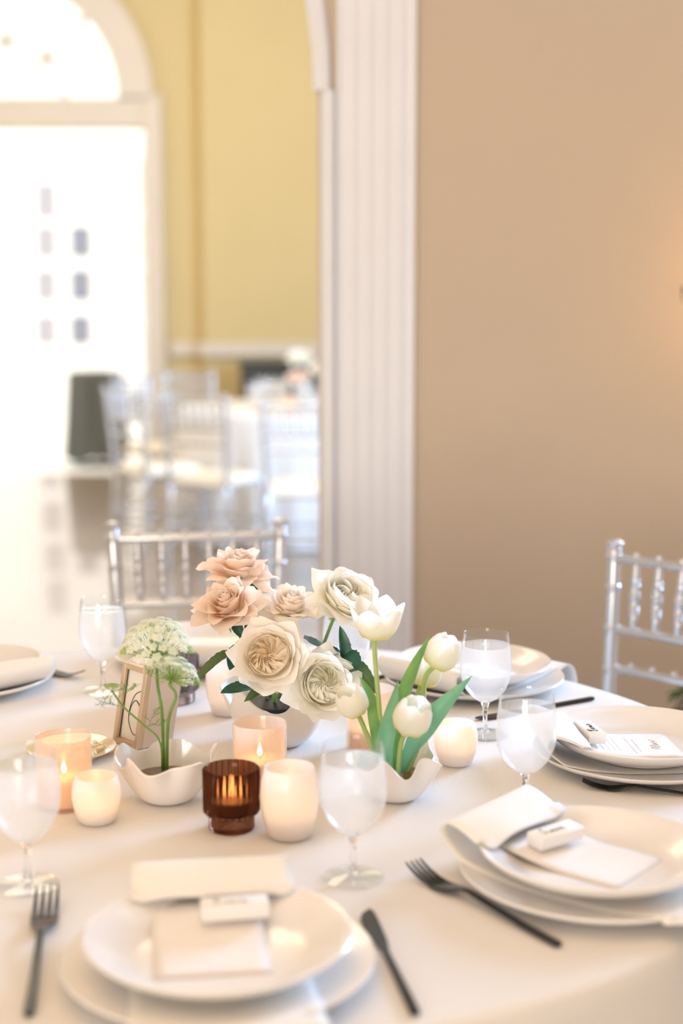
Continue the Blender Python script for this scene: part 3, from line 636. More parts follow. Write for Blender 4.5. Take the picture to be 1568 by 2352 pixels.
build(MB().lathe([(0, .03), (.036, .03), (.042, .044), (.043, .062), (.03, .066), (0, .066)], 24), 'flower_frog', M['frog'], bowlR)

# butter dish
p = at_z(165, 1737, ZT_); bd = tag(build(MB().lathe([(0, .001), (.035, .001), (.038, .004), (.058, .010), (.0635, .0135), (.0635, .015), (.060, .0145), (.040, .0075), (0, .006)], 56), 'butter_dish', M['goldplate']), 'small gold-tinted dish beside the peach candle cylinder', 'dish'); bd.location = (p.x, p.y, ZT_ + .0003)
def curl_mesh():
    mb = MB(); r_ = random.Random(2)
    for k in range(7):
        a = k * 2.4; R_ = .010 - k * .0011; c = Vector((math.cos(a) * .004, math.sin(a) * .004, .0))
        mb.tube([c + Vector((R_ * math.cos(a + t), R_ * math.sin(a + t), .004 + k * .0013)) for t in [i * .35 for i in range(9)]], lambda s_: .0032 * (1 - .7 * abs(2 * s_ - 1)), 7)
    mb.lathe([(0, .0), (.011, 0), (.012, .003), (.009, .007), (0, .009)], 16); return mb.mesh('butter_rosette', M['butter'])
bm_ = curl_mesh()
for k, (dx, dy) in enumerate(((.036, .004), (.028, -.030), (-.005, -.008))):
    q = mobj('butter_rosette', bm_); q.location = (p.x + dx, p.y + dy, ZT_ + .0072); q.rotation_euler[2] = k * 1.3
    tag(q, 'cream butter rosette on the small gold-tinted dish', 'butter', 'butter rosettes on the dish')

# framed table number
a, b, c = at_z(262, 1703, ZT_), at_z(318, 1724, ZT_), at_z(380, 1692, ZT_)
ex = (b - a); wF = ex.length; ex.normalize(); ey = Vector((-ex.y, ex.x, 0)); dF = (c - b).length * .82
fr = thing('table_number_frame', 'champagne gold frame block with a thin black handwritten table number', 'table number', (0, 0, 0))
lean = Matrix.Identity(4); lean.col[0] = (*ex, 0); lean.col[1] = (*ey, 0); 
FM = Matrix.Translation((a.x, a.y, ZT_ + .0005)) @ lean
shear = Matrix(((1, 0, .12, 0), (0, 1, .10, 0), (0, 0, 1, 0), (0, 0, 0, 1)))
fr.matrix_world = FM; HF = .122
def sbox(x0, x1, y0, y1, z0, z1, b_=.001): return MB().bbox(x0, x1, y0, y1, z0, z1, b_, M=shear)
bw = .0085
build(sbox(0, wF, .006, dF, 0, HF), 'body', M['mauve'], fr)
for nm, q in (('frame_bar', (0, bw, -.004, .006, 0, HF)), ('frame_bar', (wF - bw, wF, -.004, .006, 0, HF)), ('frame_bar', (bw, wF - bw, -.004, .006, 0, bw)), ('frame_bar', (bw, wF - bw, -.004, .006, HF - bw, HF))): build(sbox(*q), nm, M['gold'], fr)
build(sbox(bw, wF - bw, .0035, .0058, bw, HF - bw, .0003), 'card', M['sign'], fr)
build(MB().tube([shear @ Vector(q) for q in ((bw + .0006, .002, bw + .001), (bw + .0006, .002, HF - bw))], .0007, 4), 'inner_line', M['ink'], fr)
six = [(.72, .694), (.53, .638), (.41, .516), (.37, .36), (.45, .25), (.62, .16), (.78, .17), (.84, .31), (.81, .454), (.66, .55), (.54, .56), (.42, .48), (.38, .36)]
num = [[shear @ p for p in smooth_path([Vector((u_ * wF, .0030, z_ * HF)) for u_, z_ in l], 5)] for l in (six, [(.62, .555), (.80, .52), (.89, .47)])]
mb = MB()
for l in num: mb.tube(l, .0006, 5)
build(mb, 'number_six', M['ink'], fr)

# ------------------------------------------------------------------ flowers
def petal_fn(L, W, r0, phis, rc, ruffle=0, tip=.1, seed=0, edge=0, wmax=.6, blunt=.35, twist=0):
    r_ = random.Random(seed); p1, p2, p3 = (r_.random() * 6.28 for _ in range(3)); N = 24; cr = [(r0, 0)]
    for k in range(N):
        t = (k + .5) / N; i = t * (len(phis) - 1); j = min(int(i), len(phis) - 2); ph = math.radians(phis[j] + (phis[j + 1] - phis[j]) * (i - j))
        cr.append((cr[-1][0] + math.cos(ph) * L / N, cr[-1][1] + math.sin(ph) * L / N))
    def fn(u, v):
        t = 2 * u - 1; s = v * (1 - blunt * .5 * abs(t) ** 2.2) + tip * v * v * math.exp(-(t / .22) ** 2)
        i = min(s, 1.18) * N; k = min(int(i), N - 1); f = i - k; a, b = cr[k], cr[k + 1]; r, z = a[0] + (b[0] - a[0]) * f, a[1] + (b[1] - a[1]) * f
        w = W * (.22 + .78 * math.sin(min(1, v / wmax) * PI / 2) ** .9) * (1 if v < wmax else 1 - .16 * ((v - wmax) / (1 - wmax)) ** 2)
        rcc = max(rc, .003); ang = t * w / rcc; x = (r - rcc) + rcc * math.cos(ang); y = rcc * math.sin(ang)
        e = v * v * (ruffle * (math.sin(t * 5 + p1) * .6 + math.sin(t * 11 + p2) * .4 * abs(t)) - edge * abs(t) ** 3)
        return Vector((x + e * .6, y + twist * v * v * .01, z + e * .8 + ruffle * .5 * v * math.sin(t * 3 + p3)))
    return fn
def petal_mesh(mat, nu=10, nv=9, **k): mb = MB(); mb.grid(petal_fn(**k), nu, nv); return mb.mesh('petal', mat, angle=0)
LAYERS = {}
def rose_layers(kind, sc):
    key = (kind, sc)
    if key in LAYERS: return LAYERS[key]
    mm = lambda x: x * sc; out = []
    if kind in ('blush', 'palepink'):
        m = ROSE[kind]; spec = [(3, .030, .013, .003, (88, 95), .005, .001, .02), (4, .031, .016, .006, (82, 88, 80), .008, .002, .05), (5, .033, .019, .009, (70, 84, 62), .012, .003, .07), (6, .037, .023, .010, (52, 70, 40), .016, .004, .10), (6, .041, .026, .011, (34, 50, 8), .022, .005, .13), (7, .047, .030, .010, (12, 26, -22), .034, .006, .17)]
    else:
        m = ROSE['cream'] if kind == 'cream' else ROSE['white']; mo = ROSE['creamout'] if kind == 'cream' else ROSE['white']
        spec = [(7, .029, .020, .020, (35, 82, 100), .025, .0015, .0), (8, .034, .023, .020, (26, 74, 82), .030, .0015, .02), (8, .039, .027, .019, (18, 60, 50), .034, .002, .03), (7, .043, .031, .016, (8, 46, 24), .042, .003, .06), (6, .049, .036, .012, (-4, 24, -14), .050, .005, .15)]
    for li, (n, L, W, r0, phis, rc, ruf, tip) in enumerate(spec):
        mat = m if kind in ('blush', 'palepink', 'white') or li < 1 else mo
        ms = [petal_mesh(mat, L=mm(L), W=mm(W), r0=mm(r0), phis=phis, rc=mm(rc), ruffle=mm(ruf), tip=tip, seed=li * 7 + q, edge=mm(.004 if li >= len(spec) - 2 else 0)) for q in range(2)]
        out.append((n, ms))
    sw = None
    if kind in ('cream', 'white'):     # quartered heart: thin petals standing on edge in swirls
        sw = []
        for q in range(4):
            r_ = random.Random(60 + q); ph = r_.random() * 6; curl = .9 + .35 * r_.random()
            def fn(u, v, ph=ph, curl=curl, q=q):       # ribbon standing on edge: u runs outward along a curved plan line, v up
                r = mm(.0025 + .0255 * u); an = curl * u ** .8 + .10 * math.sin(u * 9 + ph); lean = .42 * v * v + .05 * math.sin(u * 7 + ph) * v
                zt = mm(.029 + .002 * math.sin(PI * u) - .004 * q * .4) + mm(.0016) * math.sin(u * 8 + ph)
                zb = mm(.017) * (1 - .35 * u * u); return Vector((r * math.cos(an + lean * (.35 + .65 * u)), r * math.sin(an + lean * (.35 + .65 * u)), zb + v * (zt - zb)))
            mb = MB(); mb.grid(fn, 10, 5); sw.append(mb.mesh('petal', m, angle=0))
    LAYERS[key] = (out, sw); return LAYERS[key]
sep_me = None
def rose_leaf_mesh(L, W, fold_, mat, bend=.3):
    def fn(u, v):
        t = 2 * u - 1; w = W * (math.sin(PI * min(1, v * .97 + .03) ** .85) ** .75) * (1 - .15 * v); w *= 1 + .05 * (math.sin(v * 40) if abs(t) > .95 else 0)
        return Vector((t * w, v * L, fold_ * abs(t) * w + bend * L * (-v * v) + .03 * L * math.sin(v * 7 + t)))
    mb = MB(); mb.grid(fn, 6, 14); return mb.mesh('leaf', mat, angle=0)
LEAF = [rose_leaf_mesh(.055, .017, .35, M['rleaf'], .25), rose_leaf_mesh(.050, .018, .2, M['rleaf'], -.1), rose_leaf_mesh(.060, .014, .5, M['rleaf2'], .4), rose_leaf_mesh(.045, .013, .6, M['rleaf'], .5)]
rleaf_sep = rose_leaf_mesh(.022, .0035, .4, M['stem'], .9)
def rose(label, kind, u, v, Y, axis, sc, base_px, seed, stem_mat='stem', spin=0, mid=None):
    """bloom centre at pixel (u,v) at depth Y; the stem runs down to a point in the bowl"""
    r_ = random.Random(seed); foot = at_z(*base_px, ZT_); foot.z = ZT_ + .066; top = at_y(u, v, Y); ax = Vector(axis).normalized(); hub = top - ax * (.020 * sc)
    o = thing('rose', label, 'rose', foot, 0, 'roses in the torn-edged bowl')
    h = hub - foot
    pts = [(0, 0, -.012)] + ([mid] if mid else []) + [tuple(h - ax * .030), tuple(h)]
    build(MB().tube(smooth_path(pts, 8), lambda s_: .0026 if s_ < .93 else .0026 + .0035 * (s_ - .93) / .07, 8), 'stem', M[stem_mat], o)
    base = Matrix.Translation(h) @ align(ax, spin=spin)
    layers, sw = rose_layers(kind, sc); az = r_.random() * 6
    for li, (n, ms) in enumerate(layers):
        for k in range(n):
            az += 2 * PI / n * (1 + .12 * (r_.random() - .5)); s_ = 1 + .16 * (r_.random() - .5)
            tilt = Matrix.Rotation(math.radians((r_.random() - .5) * (6 + 4 * li)), 4, 'Y')
            mobj('petal', ms[k % 2], o, base @ Matrix.Translation((0, 0, .002 * (len(layers) - li) * sc)) @ Matrix.Rotation(az, 4, 'Z') @ tilt @ Matrix.Scale(s_, 4))
        az += 1.1
    if sw:
        build(MB().lathe([(0, .0195 * sc), (.010 * sc, .0190 * sc), (.018 * sc, .0165 * sc), (.024 * sc, .0125 * sc), (.027 * sc, .008 * sc)], 24, M=base), 'heart', ROSE['heart_cream' if kind == 'cream' else 'heart_white'], o)
        for k in range(30):
            mobj('petal', sw[k % 4], o, base @ Matrix.Rotation(k * 2 * PI / 30 + .12 * r_.random(), 4, 'Z') @ Matrix.Diagonal((1, 1, .90 + .2 * r_.random(), 1)) @ Matrix.Scale(.90 + .16 * r_.random(), 4))
    build(MB().lathe([(.0028, -.010), (.0055, -.007), (.0075, -.002), (.007, .003), (0, .005)], 10, M=base), 'calyx', M['stem'], o)
    for k in range(5): mobj('sepal', rleaf_sep, o, base @ Matrix.Rotation(k * 1.257 + r_.random() * .3, 4, 'Z') @ Matrix.Translation((0, .004, -.001)) @ Matrix.Rotation(-.5, 4, 'X'))
    return o
def leaf_on(o, a_px, b_px, Y0, Y1, mesh_i, roll=0, width=1, twig=True):   # a leaf from a to b in the picture, at depths Y0..Y1, on the rose o
    A, Bp = at_y(*a_px, Y0), at_y(*b_px, Y1); d = Bp - A; y = d.normalized(); z = (Vector((0, -.6, 1)) - y * y.dot(Vector((0, -.6, 1)))).normalized(); x = y.cross(z)
    R_ = Matrix.Identity(4); R_.col[0] = (*x, 0); R_.col[1] = (*y, 0); R_.col[2] = (*z, 0)
    Ls = [.055, .050, .060, .045][mesh_i]; loc = A - o.location
    l = mobj('leaf', LEAF[mesh_i], o, Matrix.Translation(loc) @ R_ @ Matrix.Rotation(roll, 4, 'Y') @ Matrix.Diagonal((d.length / Ls * width, d.length / Ls, d.length / Ls, 1)))
    return l
CR_ = (637, 1700)
r1 = rose('blush pink rose seen from the side, highest in the torn-edged bowl', 'blush', 548, 1298, 2.16, (.10, -.22, 1), 1.0, (628, 1696), 1)
r2 = rose('blush rose opening towards the umbel flower, below the highest rose', 'blush', 522, 1385, 2.10, (-.22, -.55, .85), 1.0, (622, 1704), 2)
r3 = rose('pale blush half-open rose between the pink and white roses', 'palepink', 668, 1385, 2.13, (.12, -.30, 1), .90, (640, 1700), 3)
r4 = rose('large white rose nodding over the tall tulip', 'white', 800, 1368, 2.14, (.42, -.50, .75), 1.0, (668, 1700), 4, mid=(.04, .0, .06))
r5 = rose('cream garden rose with a swirled peach heart facing out of the bowl', 'cream', 618, 1506, 2.045, (-.06, -.92, .42), .98, (632, 1712), 5)
r6 = rose('white garden rose low on the bowl rim beside the tulips', 'white', 742, 1572, 2.05, (.30, -.85, .35), .92, (662, 1708), 6)
leaf_on(r5, (540, 1505), (446, 1528), 2.08, 2.05, 2, .3)
leaf_on(r5, (545, 1480), (528, 1540), 2.09, 2.08, 1, -.2, .8)
leaf_on(r5, (590, 1585), (515, 1572), 2.05, 2.02, 0, .2)
leaf_on(r5, (628, 1570), (568, 1592), 2.05, 2.02, 2, -.2, .9)
leaf_on(r4, (750, 1492), (692, 1472), 2.12, 2.08, 1, .1, 1.1)
leaf_on(r6, (780, 1500), (728, 1502), 2.10, 2.07, 3, 0, .8)
leaf_on(r6, (782, 1508), (828, 1545), 2.10, 2.06, 1, .4, 1.2)
leaf_on(r6, (787, 1512), (796, 1452), 2.10, 2.09, 3, .9, .9)
leaf_on(r6, (818, 1520), (858, 1585), 2.10, 2.06, 2, .5, .9)
leaf_on(r2, (537, 1430), (558, 1462), 2.12, 2.10, 3, .3)
leaf_on(r3, (575, 1420), (568, 1462), 2.13, 2.12, 3, -.5)
leaf_on(r3, (660, 1415), (676, 1445), 2.11, 2.09, 3, .6, .8)
leaf_on(r1, (560, 1340), (588, 1355), 2.14, 2.12, 3, .6, .8)

# tulips
TUL = {}
def tulip_petals(openness):
    if openness not in TUL:
        o_ = openness; TUL[openness] = [petal_mesh(ROSE['tulip'], 10, 12, L=.060, W=.0225, r0=.004, phis=(4, 56, 92 - 20 * o_, 108 - 30 * o_, 128 - 44 * o_), rc=.020, ruffle=.0008, tip=.05, seed=s_, wmax=.5, blunt=.55) for s_ in (3, 4)]
    return TUL[openness]
def blade_mesh(pts, W, mat, nrm=(0, -1, .3)):
    P = smooth_path(pts, 8); n = len(P) - 1; nr = Vector(nrm)
    def fn(u, v):
        k = min(int(v * n), n - 1); f = v * n - k; p = P[k].lerp(P[k + 1], f); T = (P[k + 1] - P[k]).normalized(); s_ = T.cross(nr).normalized(); b_ = s_.cross(T)
        t = 2 * u - 1; w = W * (.45 + .55 * math.sin(min(1, v / .45) * PI / 2)) * (1 if v < .45 else max(.02, 1 - ((v - .45) / .55) ** 1.8))
        return p + s_ * (t * w) - b_ * (.35 * abs(t) ** 1.5 * w)
    mb = MB(); mb.grid(fn, 6, n); return mb.mesh('leaf', mat, angle=0)
def tulip(label, u, v, Y, axis, sc, base_px, open_, mid=None, leaves=(), fat=1.18):
    foot = at_z(*base_px, ZT_); foot.z = ZT_ + .027; top = at_y(u, v, Y); ax = Vector(axis).normalized(); hub = top - ax * .028 * sc
    o = thing('tulip', label, 'tulip', foot, 0, 'white tulips in the ruffled bowl'); h = hub - foot
    pts = [(0, 0, -.02)] + ([mid] if mid else []) + [tuple(h - ax * .025), tuple(h)]
    build(MB().tube(smooth_path(pts, 8), .0034, 9), 'stem', M['tstem'], o)
    base = Matrix.Translation(h) @ align(ax)
    for k in range(6):
        mobj('petal', tulip_petals(open_)[k % 2], o, base @ Matrix.Rotation(k * PI / 3 + .2, 4, 'Z') @ Matrix.Diagonal((sc * fat * (1 if k % 2 else .95), sc * fat * (1 if k % 2 else .95), sc / fat ** .6, 1)))
    for (px, W_, mat, nrm) in leaves:
        q = [tuple(at_y(a, b, c) - foot) for a, b, c in px]; mobj('leaf', blade_mesh(q, W_, M[mat], nrm), o)
    return o
tulip('tallest white tulip standing upright beside the large white rose', 866, 1418, 1.93, (.05, -.12, 1), 1.05, (886, 1820), 1.0, fat=1.22)
tulip('white tulip leaning towards the clear-rimmed goblet', 1020, 1492, 1.95, (.48, -.12, .85), .98, (915, 1825), .15, mid=(.03, .01, .05), leaves=[([(905, 1770, 1.89), (925, 1620, 1.90), (950, 1540, 1.92), (988, 1458, 1.94)], .0105, 'tleaf', (.6, -1, .2))])
tulip('white tulip tucked behind its leaning neighbour', 980, 1532, 2.0, (.30, .1, .9), .95, (915, 1815), .2, mid=(.02, .02, .06))
tulip('small white tulip drooping towards the white garden rose', 806, 1606, 1.90, (-.34, -.28, .85), .85, (892, 1822), .25)
tulip('plump white tulip low over the bowl edge beside the small votive', 950, 1640, 1.84, (.30, -.30, .9), 1.0, (908, 1845), .2, leaves=[
    ([(925, 1775, 1.88), (960, 1700, 1.86), (1010, 1630, 1.86), (1084, 1552, 1.87)], .0145, 'tleaf2', (.5, -.8, .6)),
    ([(890, 1790, 1.86), (880, 1720, 1.86), (895, 1640, 1.87), (914, 1562, 1.90)], .0125, 'tleaf2', (-.5, -1, .2)),
    ([(868, 1740, 1.90), (858, 1660, 1.92), (850, 1600, 1.94), (824, 1552, 1.95)], .008, 'tleaf', (-.2, -1, .2))])

# umbel flowers
def cluster_mesh(seed, green=False):
    r_ = random.Random(seed); mb = MB()
    for k in range(16):
        a = k * 2.4; rr = .0050 * math.sqrt((k + .5) / 16); c = Vector((rr * math.cos(a), rr * math.sin(a), .0022 - 40 * rr * rr + r_.random() * .0008)); s_ = .0013 + .0006 * (k > 9)
        n_ = Vector((c.x * 60, c.y * 60, 1)).normalized(); Q = align(n_, c, r_.random() * 6)
        for j in range(5):
            b_ = j * 1.2566; mb.add([Q @ Vector(v_) for v_ in ((0, 0, 0), (s_ * math.cos(b_ - .45), s_ * math.sin(b_ - .45), .0004), (s_ * 1.25 * math.cos(b_), s_ * 1.25 * math.sin(b_), .0002), (s_ * math.cos(b_ + .45), s_ * math.sin(b_ + .45), .0004))], [(0, 1, 2, 3)])
    for k in range(7): a = k * .9; mb.tube([(0, 0, -.006), (.0042 * math.cos(a), .0042 * math.sin(a), .0005)], .0003, 3, False)
    return mb.mesh('floret_cluster', M['umbelg'] if green else M['umbel'], angle=0)
CL = [cluster_mesh(1), cluster_mesh(2)]; CLG = cluster_mesh(3, True)
def frond(p0, d, L, seed, depth=2):
    r_ = random.Random(seed); mb = MB()
    def br(p, d, L, dep):
        q = p + d * L; mb.tube([p, (p + q) / 2 + Vector((0, 0, .05 * L)), q], .0004 if dep else .0003, 3, False)
        if dep:
            for k in range(4):
                t = .35 + .2 * k; side = Vector((r_.uniform(-1, 1), r_.uniform(-1, 1), r_.uniform(-.4, .9))).normalized(); br(p + d * (L * t), (d * .6 + side * .8).normalized(), L * .45, dep - 1)
    br(Vector(p0), Vector(d).normalized(), L, depth); return mb
def umbel(label, u, v, Y, axis, R, base_px, seed, rings, mid=None, dome=.9, hubdrop=.036, green_out=0):
    foot = at_z(*base_px, ZT_); foot.z = ZT_ + .028; top = at_y(u, v, Y); ax = Vector(axis).normalized(); hub = top - ax * hubdrop
    o = thing('umbel_flower', label, 'flower', foot, 0, 'umbel flowers in the ruffled bowl'); h = hub - foot; r_ = random.Random(seed)
    pts = [(0, 0, -.02)] + ([tuple(Vector(m_) - foot) for m_ in mid] if mid else []) + [tuple(h - ax * .006), tuple(h)]
    build(MB().tube(smooth_path(pts, 8), lambda s_: .0024 - .0006 * s_, 8), 'stem', M['stem'], o)
    Bm = Matrix.Translation(h) @ align(ax); rays = MB(); n = 0
    for k in range(rings):
        rr = R * math.sqrt((k + .5) / rings); a = k * 2.39996; z = hubdrop + dome * .55 * R * (1 - (rr / R) ** 2) - .25 * R * (rr / R) ** 4; c = Vector((rr * math.cos(a), rr * math.sin(a), z + .006 * (r_.random() - .5))) * (1 + .06 * (r_.random() - .5))
        nrm = Vector((c.x * 1.1 / R * dome, c.y * 1.1 / R * dome, 1)).normalized()
        me = CLG if rr > R * .93 and r_.random() < green_out else CL[k % 2]
        mobj('floret_cluster', me, o, Bm @ align(nrm, c, r_.random() * 6) @ Matrix.Scale(.92 + .25 * r_.random(), 4))
        rays.tube([Bm @ Vector((0, 0, 0)), Bm @ (c * .55 + Vector((0, 0, -.002))), Bm @ (c - nrm * .005)], .00045, 4, False)
    ry = build(rays, 'rays', M['umbelg'], o); ry['kind'] = 'stuff'
    fb = MB()
    for k in range(8):
        a = k * .785; f_ = frond(Bm @ Vector((0, 0, 0)), (Bm.to_3x3() @ Vector((math.cos(a), math.sin(a), -.15))), .020, seed * 10 + k, 1); fb.add(f_.v, f_.f)
    build(fb, 'bracts', M['umbelg'], o)['kind'] = 'stuff'
    return o
umbel('large domed white-green umbel flower, the higher of the two', 358, 1468, 1.90, (.02, -.30, 1), .0455, (377, 1808), 1, 72, mid=[at_y(372, 1640, 1.88), at_y(362, 1575, 1.89)], hubdrop=.030, green_out=.3)
umbel('white-green umbel flower tipped away so its ray hub shows', 400, 1540, 1.885, (.25, .45, .85), .036, (383, 1812), 2, 48, mid=[at_y(386, 1660, 1.875), at_y(404, 1600, 1.875)], dome=.7, hubdrop=.014, green_out=.6)
foot = at_z(372, 1806, ZT_); foot.z = ZT_ + .028
bud = thing('umbel_bud', 'thin side stem with green umbel buds leaning over the framed number', 'flower', foot)
pts = [(0, 0, -.02)] + [tuple(at_y(a, b, c) - foot) for a, b, c in ((368, 1706, 1.87), (330, 1665, 1.88), (285, 1625, 1.885), (256, 1585, 1.89))]
build(MB().tube(smooth_path(pts, 8), .0013, 7), 'stem', M['stem'], bud)
c = Vector(pts[-1])
for k in range(12):
    a = k * 2.4; rr = .010 * math.sqrt((k + .5) / 12); mobj('bud_cluster', CLG, bud, align((rr * 40 * math.cos(a), rr * 40 * math.sin(a) - .2, 1), c + Vector((rr * math.cos(a), rr * math.sin(a), .007 - 20 * rr * rr)), k) @ Matrix.Scale(.55, 4))
for (a, b, cc, dx) in ((285, 1625, 1.885, (-1, 0, .2)), (268, 1604, 1.885, (.9, 0, .5)), (340, 1672, 1.88, (.4, 0, 1)), (330, 1668, 1.88, (1, -.2, .1)), (256, 1588, 1.89, (1, 0, .1)), (256, 1588, 1.89, (-.4, 0, -.6))):
    build(frond(at_y(a, b, cc) - foot, dx, .026, a + b, 2), 'frond', M['stem'], bud)

# ------------------------------------------------------------------ hall: second table, chairs, sideboard, draped table
T2 = Vector((-.2, 8.95, 0))
t2 = thing('hall_round_table', 'round table hidden under the hall tablecloth', 'table', T2)
build(MB().lathe([(0, .735), (.75, .735), (.75, .755), (0, .755)], 48), 'table_top', M['woodleg'], t2)
for k in range(4):
    a = PI / 4 + k * PI / 2; build(MB().tube([(.45 * math.cos(a), .45 * math.sin(a), 0), (.45 * math.cos(a), .45 * math.sin(a), .735)], .018, 8), 'leg', M['woodleg'], t2)
c2 = cl.copy(); COL.objects.link(c2); c2.location = T2; c2['label'] = 'white tablecloth on the round table in the far hall'; c2.rotation_euler[2] = 1
def hall_chair(x, y, label):
    d = T2 - Vector((x, y, 0)); place_chair(x, y, math.atan2(d.y, d.x) - PI / 2, label, 'chairs in the far hall')
hall_chair(-.20, 7.50, 'silver chair in the hall with its back turned, beside the fluted pilaster')
hall_chair(-.67, 7.84, 'silver chair in the hall pulled out beside the one at the pilaster')
hall_chair(-1.02, 8.30, 'silver chair in the hall overlapping another by the open door')
hall_chair(-1.14, 9.45, 'silver chair in the hall closest to the dark draped table')
hall_chair(-.92, 10.05, 'silver chair in the hall facing out before the chair rail')
for k, (u, v, s_) in enumerate(((583, 0, 1.05), (605, 0, 1.2), (632, 0, 1.15), (650, 0, 1.05), (692, 0, 1.1), (712, 0, 1.0))):
    y = 8.6 + .12 * ((k * 5) % 4); x = (u - 784) / F_PX * y; g = thing('hall_goblet', 'clear goblet on the white hall tablecloth', 'goblet', (x, y, .7605), 0, 'goblets on the hall table'); g.scale = (s_,) * 3
    for n, me in zip(('foot', 'stem', 'bowl', 'rim', 'water'), GP): mobj(n, me, g)
def hall_rose(kind, u, v, y, label, seed):
    r_ = random.Random(seed); c_ = at_y(u, v, y); o = thing('hall_rose', label, 'rose', (c_.x, c_.y, .80), 0, 'roses on the hall table'); base = Matrix.Translation((0, 0, c_.z - .80)) @ align((0, -.5, 1)); layers, sw = rose_layers(kind, 1.0); az = 0
    for li, (n, ms) in enumerate(layers):
        for k in range(n): az += 2 * PI / n; mobj('petal', ms[k % 2], o, base @ Matrix.Rotation(az, 4, 'Z') @ Matrix.Scale(1.35, 4))
    build(MB().tube([(0, 0, -.02), (0, 0, c_.z - .80)], .003, 6), 'stem', M['stem'], o)
    for k in range(3): mobj('leaf', LEAF[k], o, Matrix.Translation((0, 0, (c_.z - .80) * .6)) @ Matrix.Rotation(k * 2.1, 4, 'Z') @ Matrix.Rotation(.4, 4, 'X') @ Matrix.Scale(1.3, 4))
hall_rose('white', 688, 826, 8.9, 'large white rose on the hall table before the black sideboard', 1)
hall_rose('palepink', 735, 850, 8.85, 'pale pink rose on the hall table at the pilaster edge', 2)
hall_rose('blush', 684, 872, 8.75, 'blush rose low on the hall table', 3)
bv = at_y(715, 905, 8.85)
b_ = ruffle_bowl('hall_bowl', 715, 905, 'small white bowl holding the hall table roses', .062, .06, .025, 5, .08, .006, 4); b_.location = (bv.x, bv.y, .7605); b_['group'] = ''; del b_['group']
vv = at_y(661, 912, 8.35)
o = thing('hall_candle', 'small glowing amber votive on the hall tablecloth', 'candle holder', (vv.x, 8.42, .7605)); build(MB().lathe(CYL, 32), 'glass', M['peach'], o); candle(o, .028, .03, .25)
# sideboard against the chimney breast
a, b = at_y(556, 828, 11.1), at_y(748, 828, 11.1)
sb = thing('black_sideboard', 'black lacquered sideboard standing against the yellow hall wall', 'sideboard', ((a.x + b.x) / 2, 11.05, 0)); hw = (b.x - a.x) / 2
build(MB().bbox(-hw, hw, -.16, .16, .08, a.z - .03, .006), 'body', M['black_wood'], sb); build(MB().bbox(-hw - .02, hw + .02, -.18, .175, a.z - .03, a.z, .006), 'top', M['black_wood'], sb)
for s_ in (-1, 1):
    dd = build(MB().bbox(*sorted((s_ * .01, s_ * (hw - .02))), -.178, -.16, .12, a.z - .07, .004), 'door', M['black_wood'], sb); build(MB().lathe([(0, 0), (.01, .003), (.012, .012), (0, .018)], 10, M=align((0, -1, 0), (s_ * .06, -.178, .5))), 'knob', M['gold'], dd)
    for y in (-.13, .13): build(MB().box(s_ * hw - .02 * (s_ + 1) , s_ * hw + .02 * (1 - s_), y - .02, y + .02, 0, .08), 'foot', M['black_wood'], sb, smooth=False)
# draped cocktail table on the terrace
dp = Vector((-2.10, 12.75, -.02)); dt = thing('draped_table', 'small table draped to the ground in charcoal cloth outside the open door', 'table', dp)
def dfold(r, z, a, k):
    w = max(0, (.78 - z) / .78); sq = 1 + .10 * math.cos(4 * a); return r * sq * (1 + .07 * w * math.sin(a * 9 + .6)) , z + (.03 * math.sin(a * 4 + 1) * w if z < .1 else 0)
build(MB().lathe([(0, .80), (.19, .80), (.205, .795), (.212, .77), (.225, .6), (.24, .4), (.255, .2), (.265, .06)], 72, rf=dfold), 'cloth', M['dark_cloth'], dt)
build(MB().lathe([(.16, 0), (.15, .02), (.02, .03), (.02, .76), (.19, .765), (.19, .78), (0, .78)], 24), 'pedestal', M['woodleg'], dt)

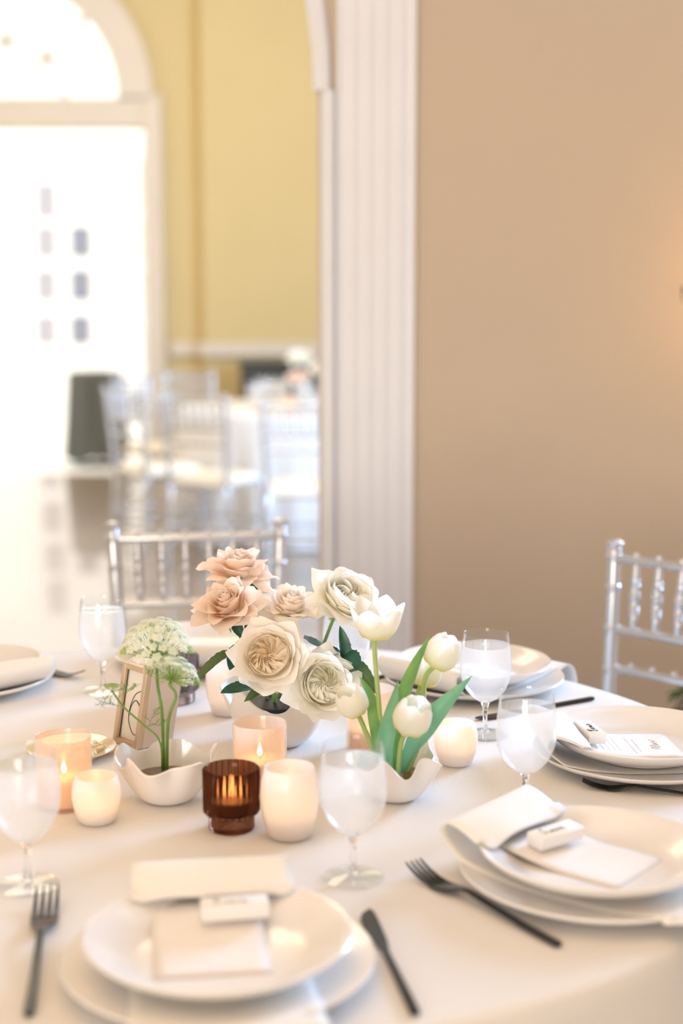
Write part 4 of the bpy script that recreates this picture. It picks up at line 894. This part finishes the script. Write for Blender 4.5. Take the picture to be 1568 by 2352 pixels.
# ------------------------------------------------------------------ potted tree and wall sconce by the tan wall, mostly beyond the frame
pt = thing('potted_tree', 'dark green leafy potted tree reaching in beside the silver chair', 'plant', (.925, 3.45, 0))
build(MB().lathe([(0, 0), (.10, 0), (.135, .22), (.145, .22), (.145, .25), (.125, .25), (.12, .22), (0, .21)], 32), 'pot', M['pot'], pt)
trunk = smooth_path([(0, 0, .2), (.02, .01, .6), (-.01, 0, 1.0), (.01, 0, 1.6)], 6)
build(MB().tube(trunk, lambda s_: .012 - .006 * s_, 8), 'trunk', M['bark'], pt)
lm = rose_leaf_mesh(.075, .024, .3, M['plantleaf'], .35); rr_ = random.Random(11)
tw = MB(); spots = []
for k in range(56):
    low = True; z = rr_.uniform(.36, .48) if low else rr_.uniform(1.0, 1.55); a = rr_.uniform(0, 2 * PI); L = rr_.uniform(.03, .10) if low else rr_.uniform(.04, .13)
    p0 = Vector((0, 0, z)); p1 = p0 + Vector((math.cos(a) * L, math.sin(a) * L, rr_.uniform(-.02, .05))); tw.tube([p0, (p0 + p1) / 2 + Vector((0, 0, .012)), p1], .002, 4); spots.append((p1, a))
t_ = at_y(1566, 667, 3.45) - pt.location; tw.tube([Vector((0, 0, t_.z - .05)), t_ * .5 + Vector((0, 0, t_.z * .5)), t_], .002, 4)
build(tw, 'twigs', M['bark'], pt)['kind'] = 'stuff'
for p1, a in spots: mobj('leaf', lm, pt, Matrix.Translation(p1) @ Matrix.Rotation(a - PI / 2, 4, 'Z') @ Matrix.Rotation(rr_.uniform(-.8, .6), 4, 'X') @ Matrix.Scale(rr_.uniform(.7, 1.15), 4))
mobj('leaf', lm, pt, Matrix.Translation(t_ + Vector((.006, 0, .012))) @ Matrix.Rotation(PI / 2, 4, 'Z') @ Matrix.Rotation(-1.2, 4, 'X') @ Matrix.Scale(.5, 4))
sc = thing('wall_sconce', 'brass wall sconce with opal globe on the tan wall', 'lamp', (1.16, YW, 1.30))
build(MB().lathe([(0, 0), (.05, 0), (.055, .008), (.03, .018), (0, .02)], 24, M=align((0, -1, 0))), 'backplate', M['gold'], sc)
build(MB().tube(smooth_path([(0, -.015, 0), (0, -.08, -.03), (0, -.12, .0), (0, -.12, .05)], 6), .007, 8), 'arm', M['gold'], sc)
build(MB().lathe([(.026, .048), (.052, .062), (.071, .10), (.073, .125), (.060, .17), (.035, .192), (0, .2)], 32, M=Matrix.Translation((0, -.12, 0))), 'globe_shade', M['globe'], sc)
build(MB().lathe([(0, .05), (.012, .055), (.022, .085), (.018, .11), (0, .118)], 16, M=Matrix.Translation((0, -.12, 0))), 'bulb', M['bulb'], sc)
d = bpy.data.lights.new('sconce_light', 'POINT'); d.energy = 9; d.color = (1, .52, .08); d.shadow_soft_size = .03
l = bpy.data.objects.new('sconce_light', d); COL.objects.link(l); l.parent = sc; l.location = (0, -.12, .135)
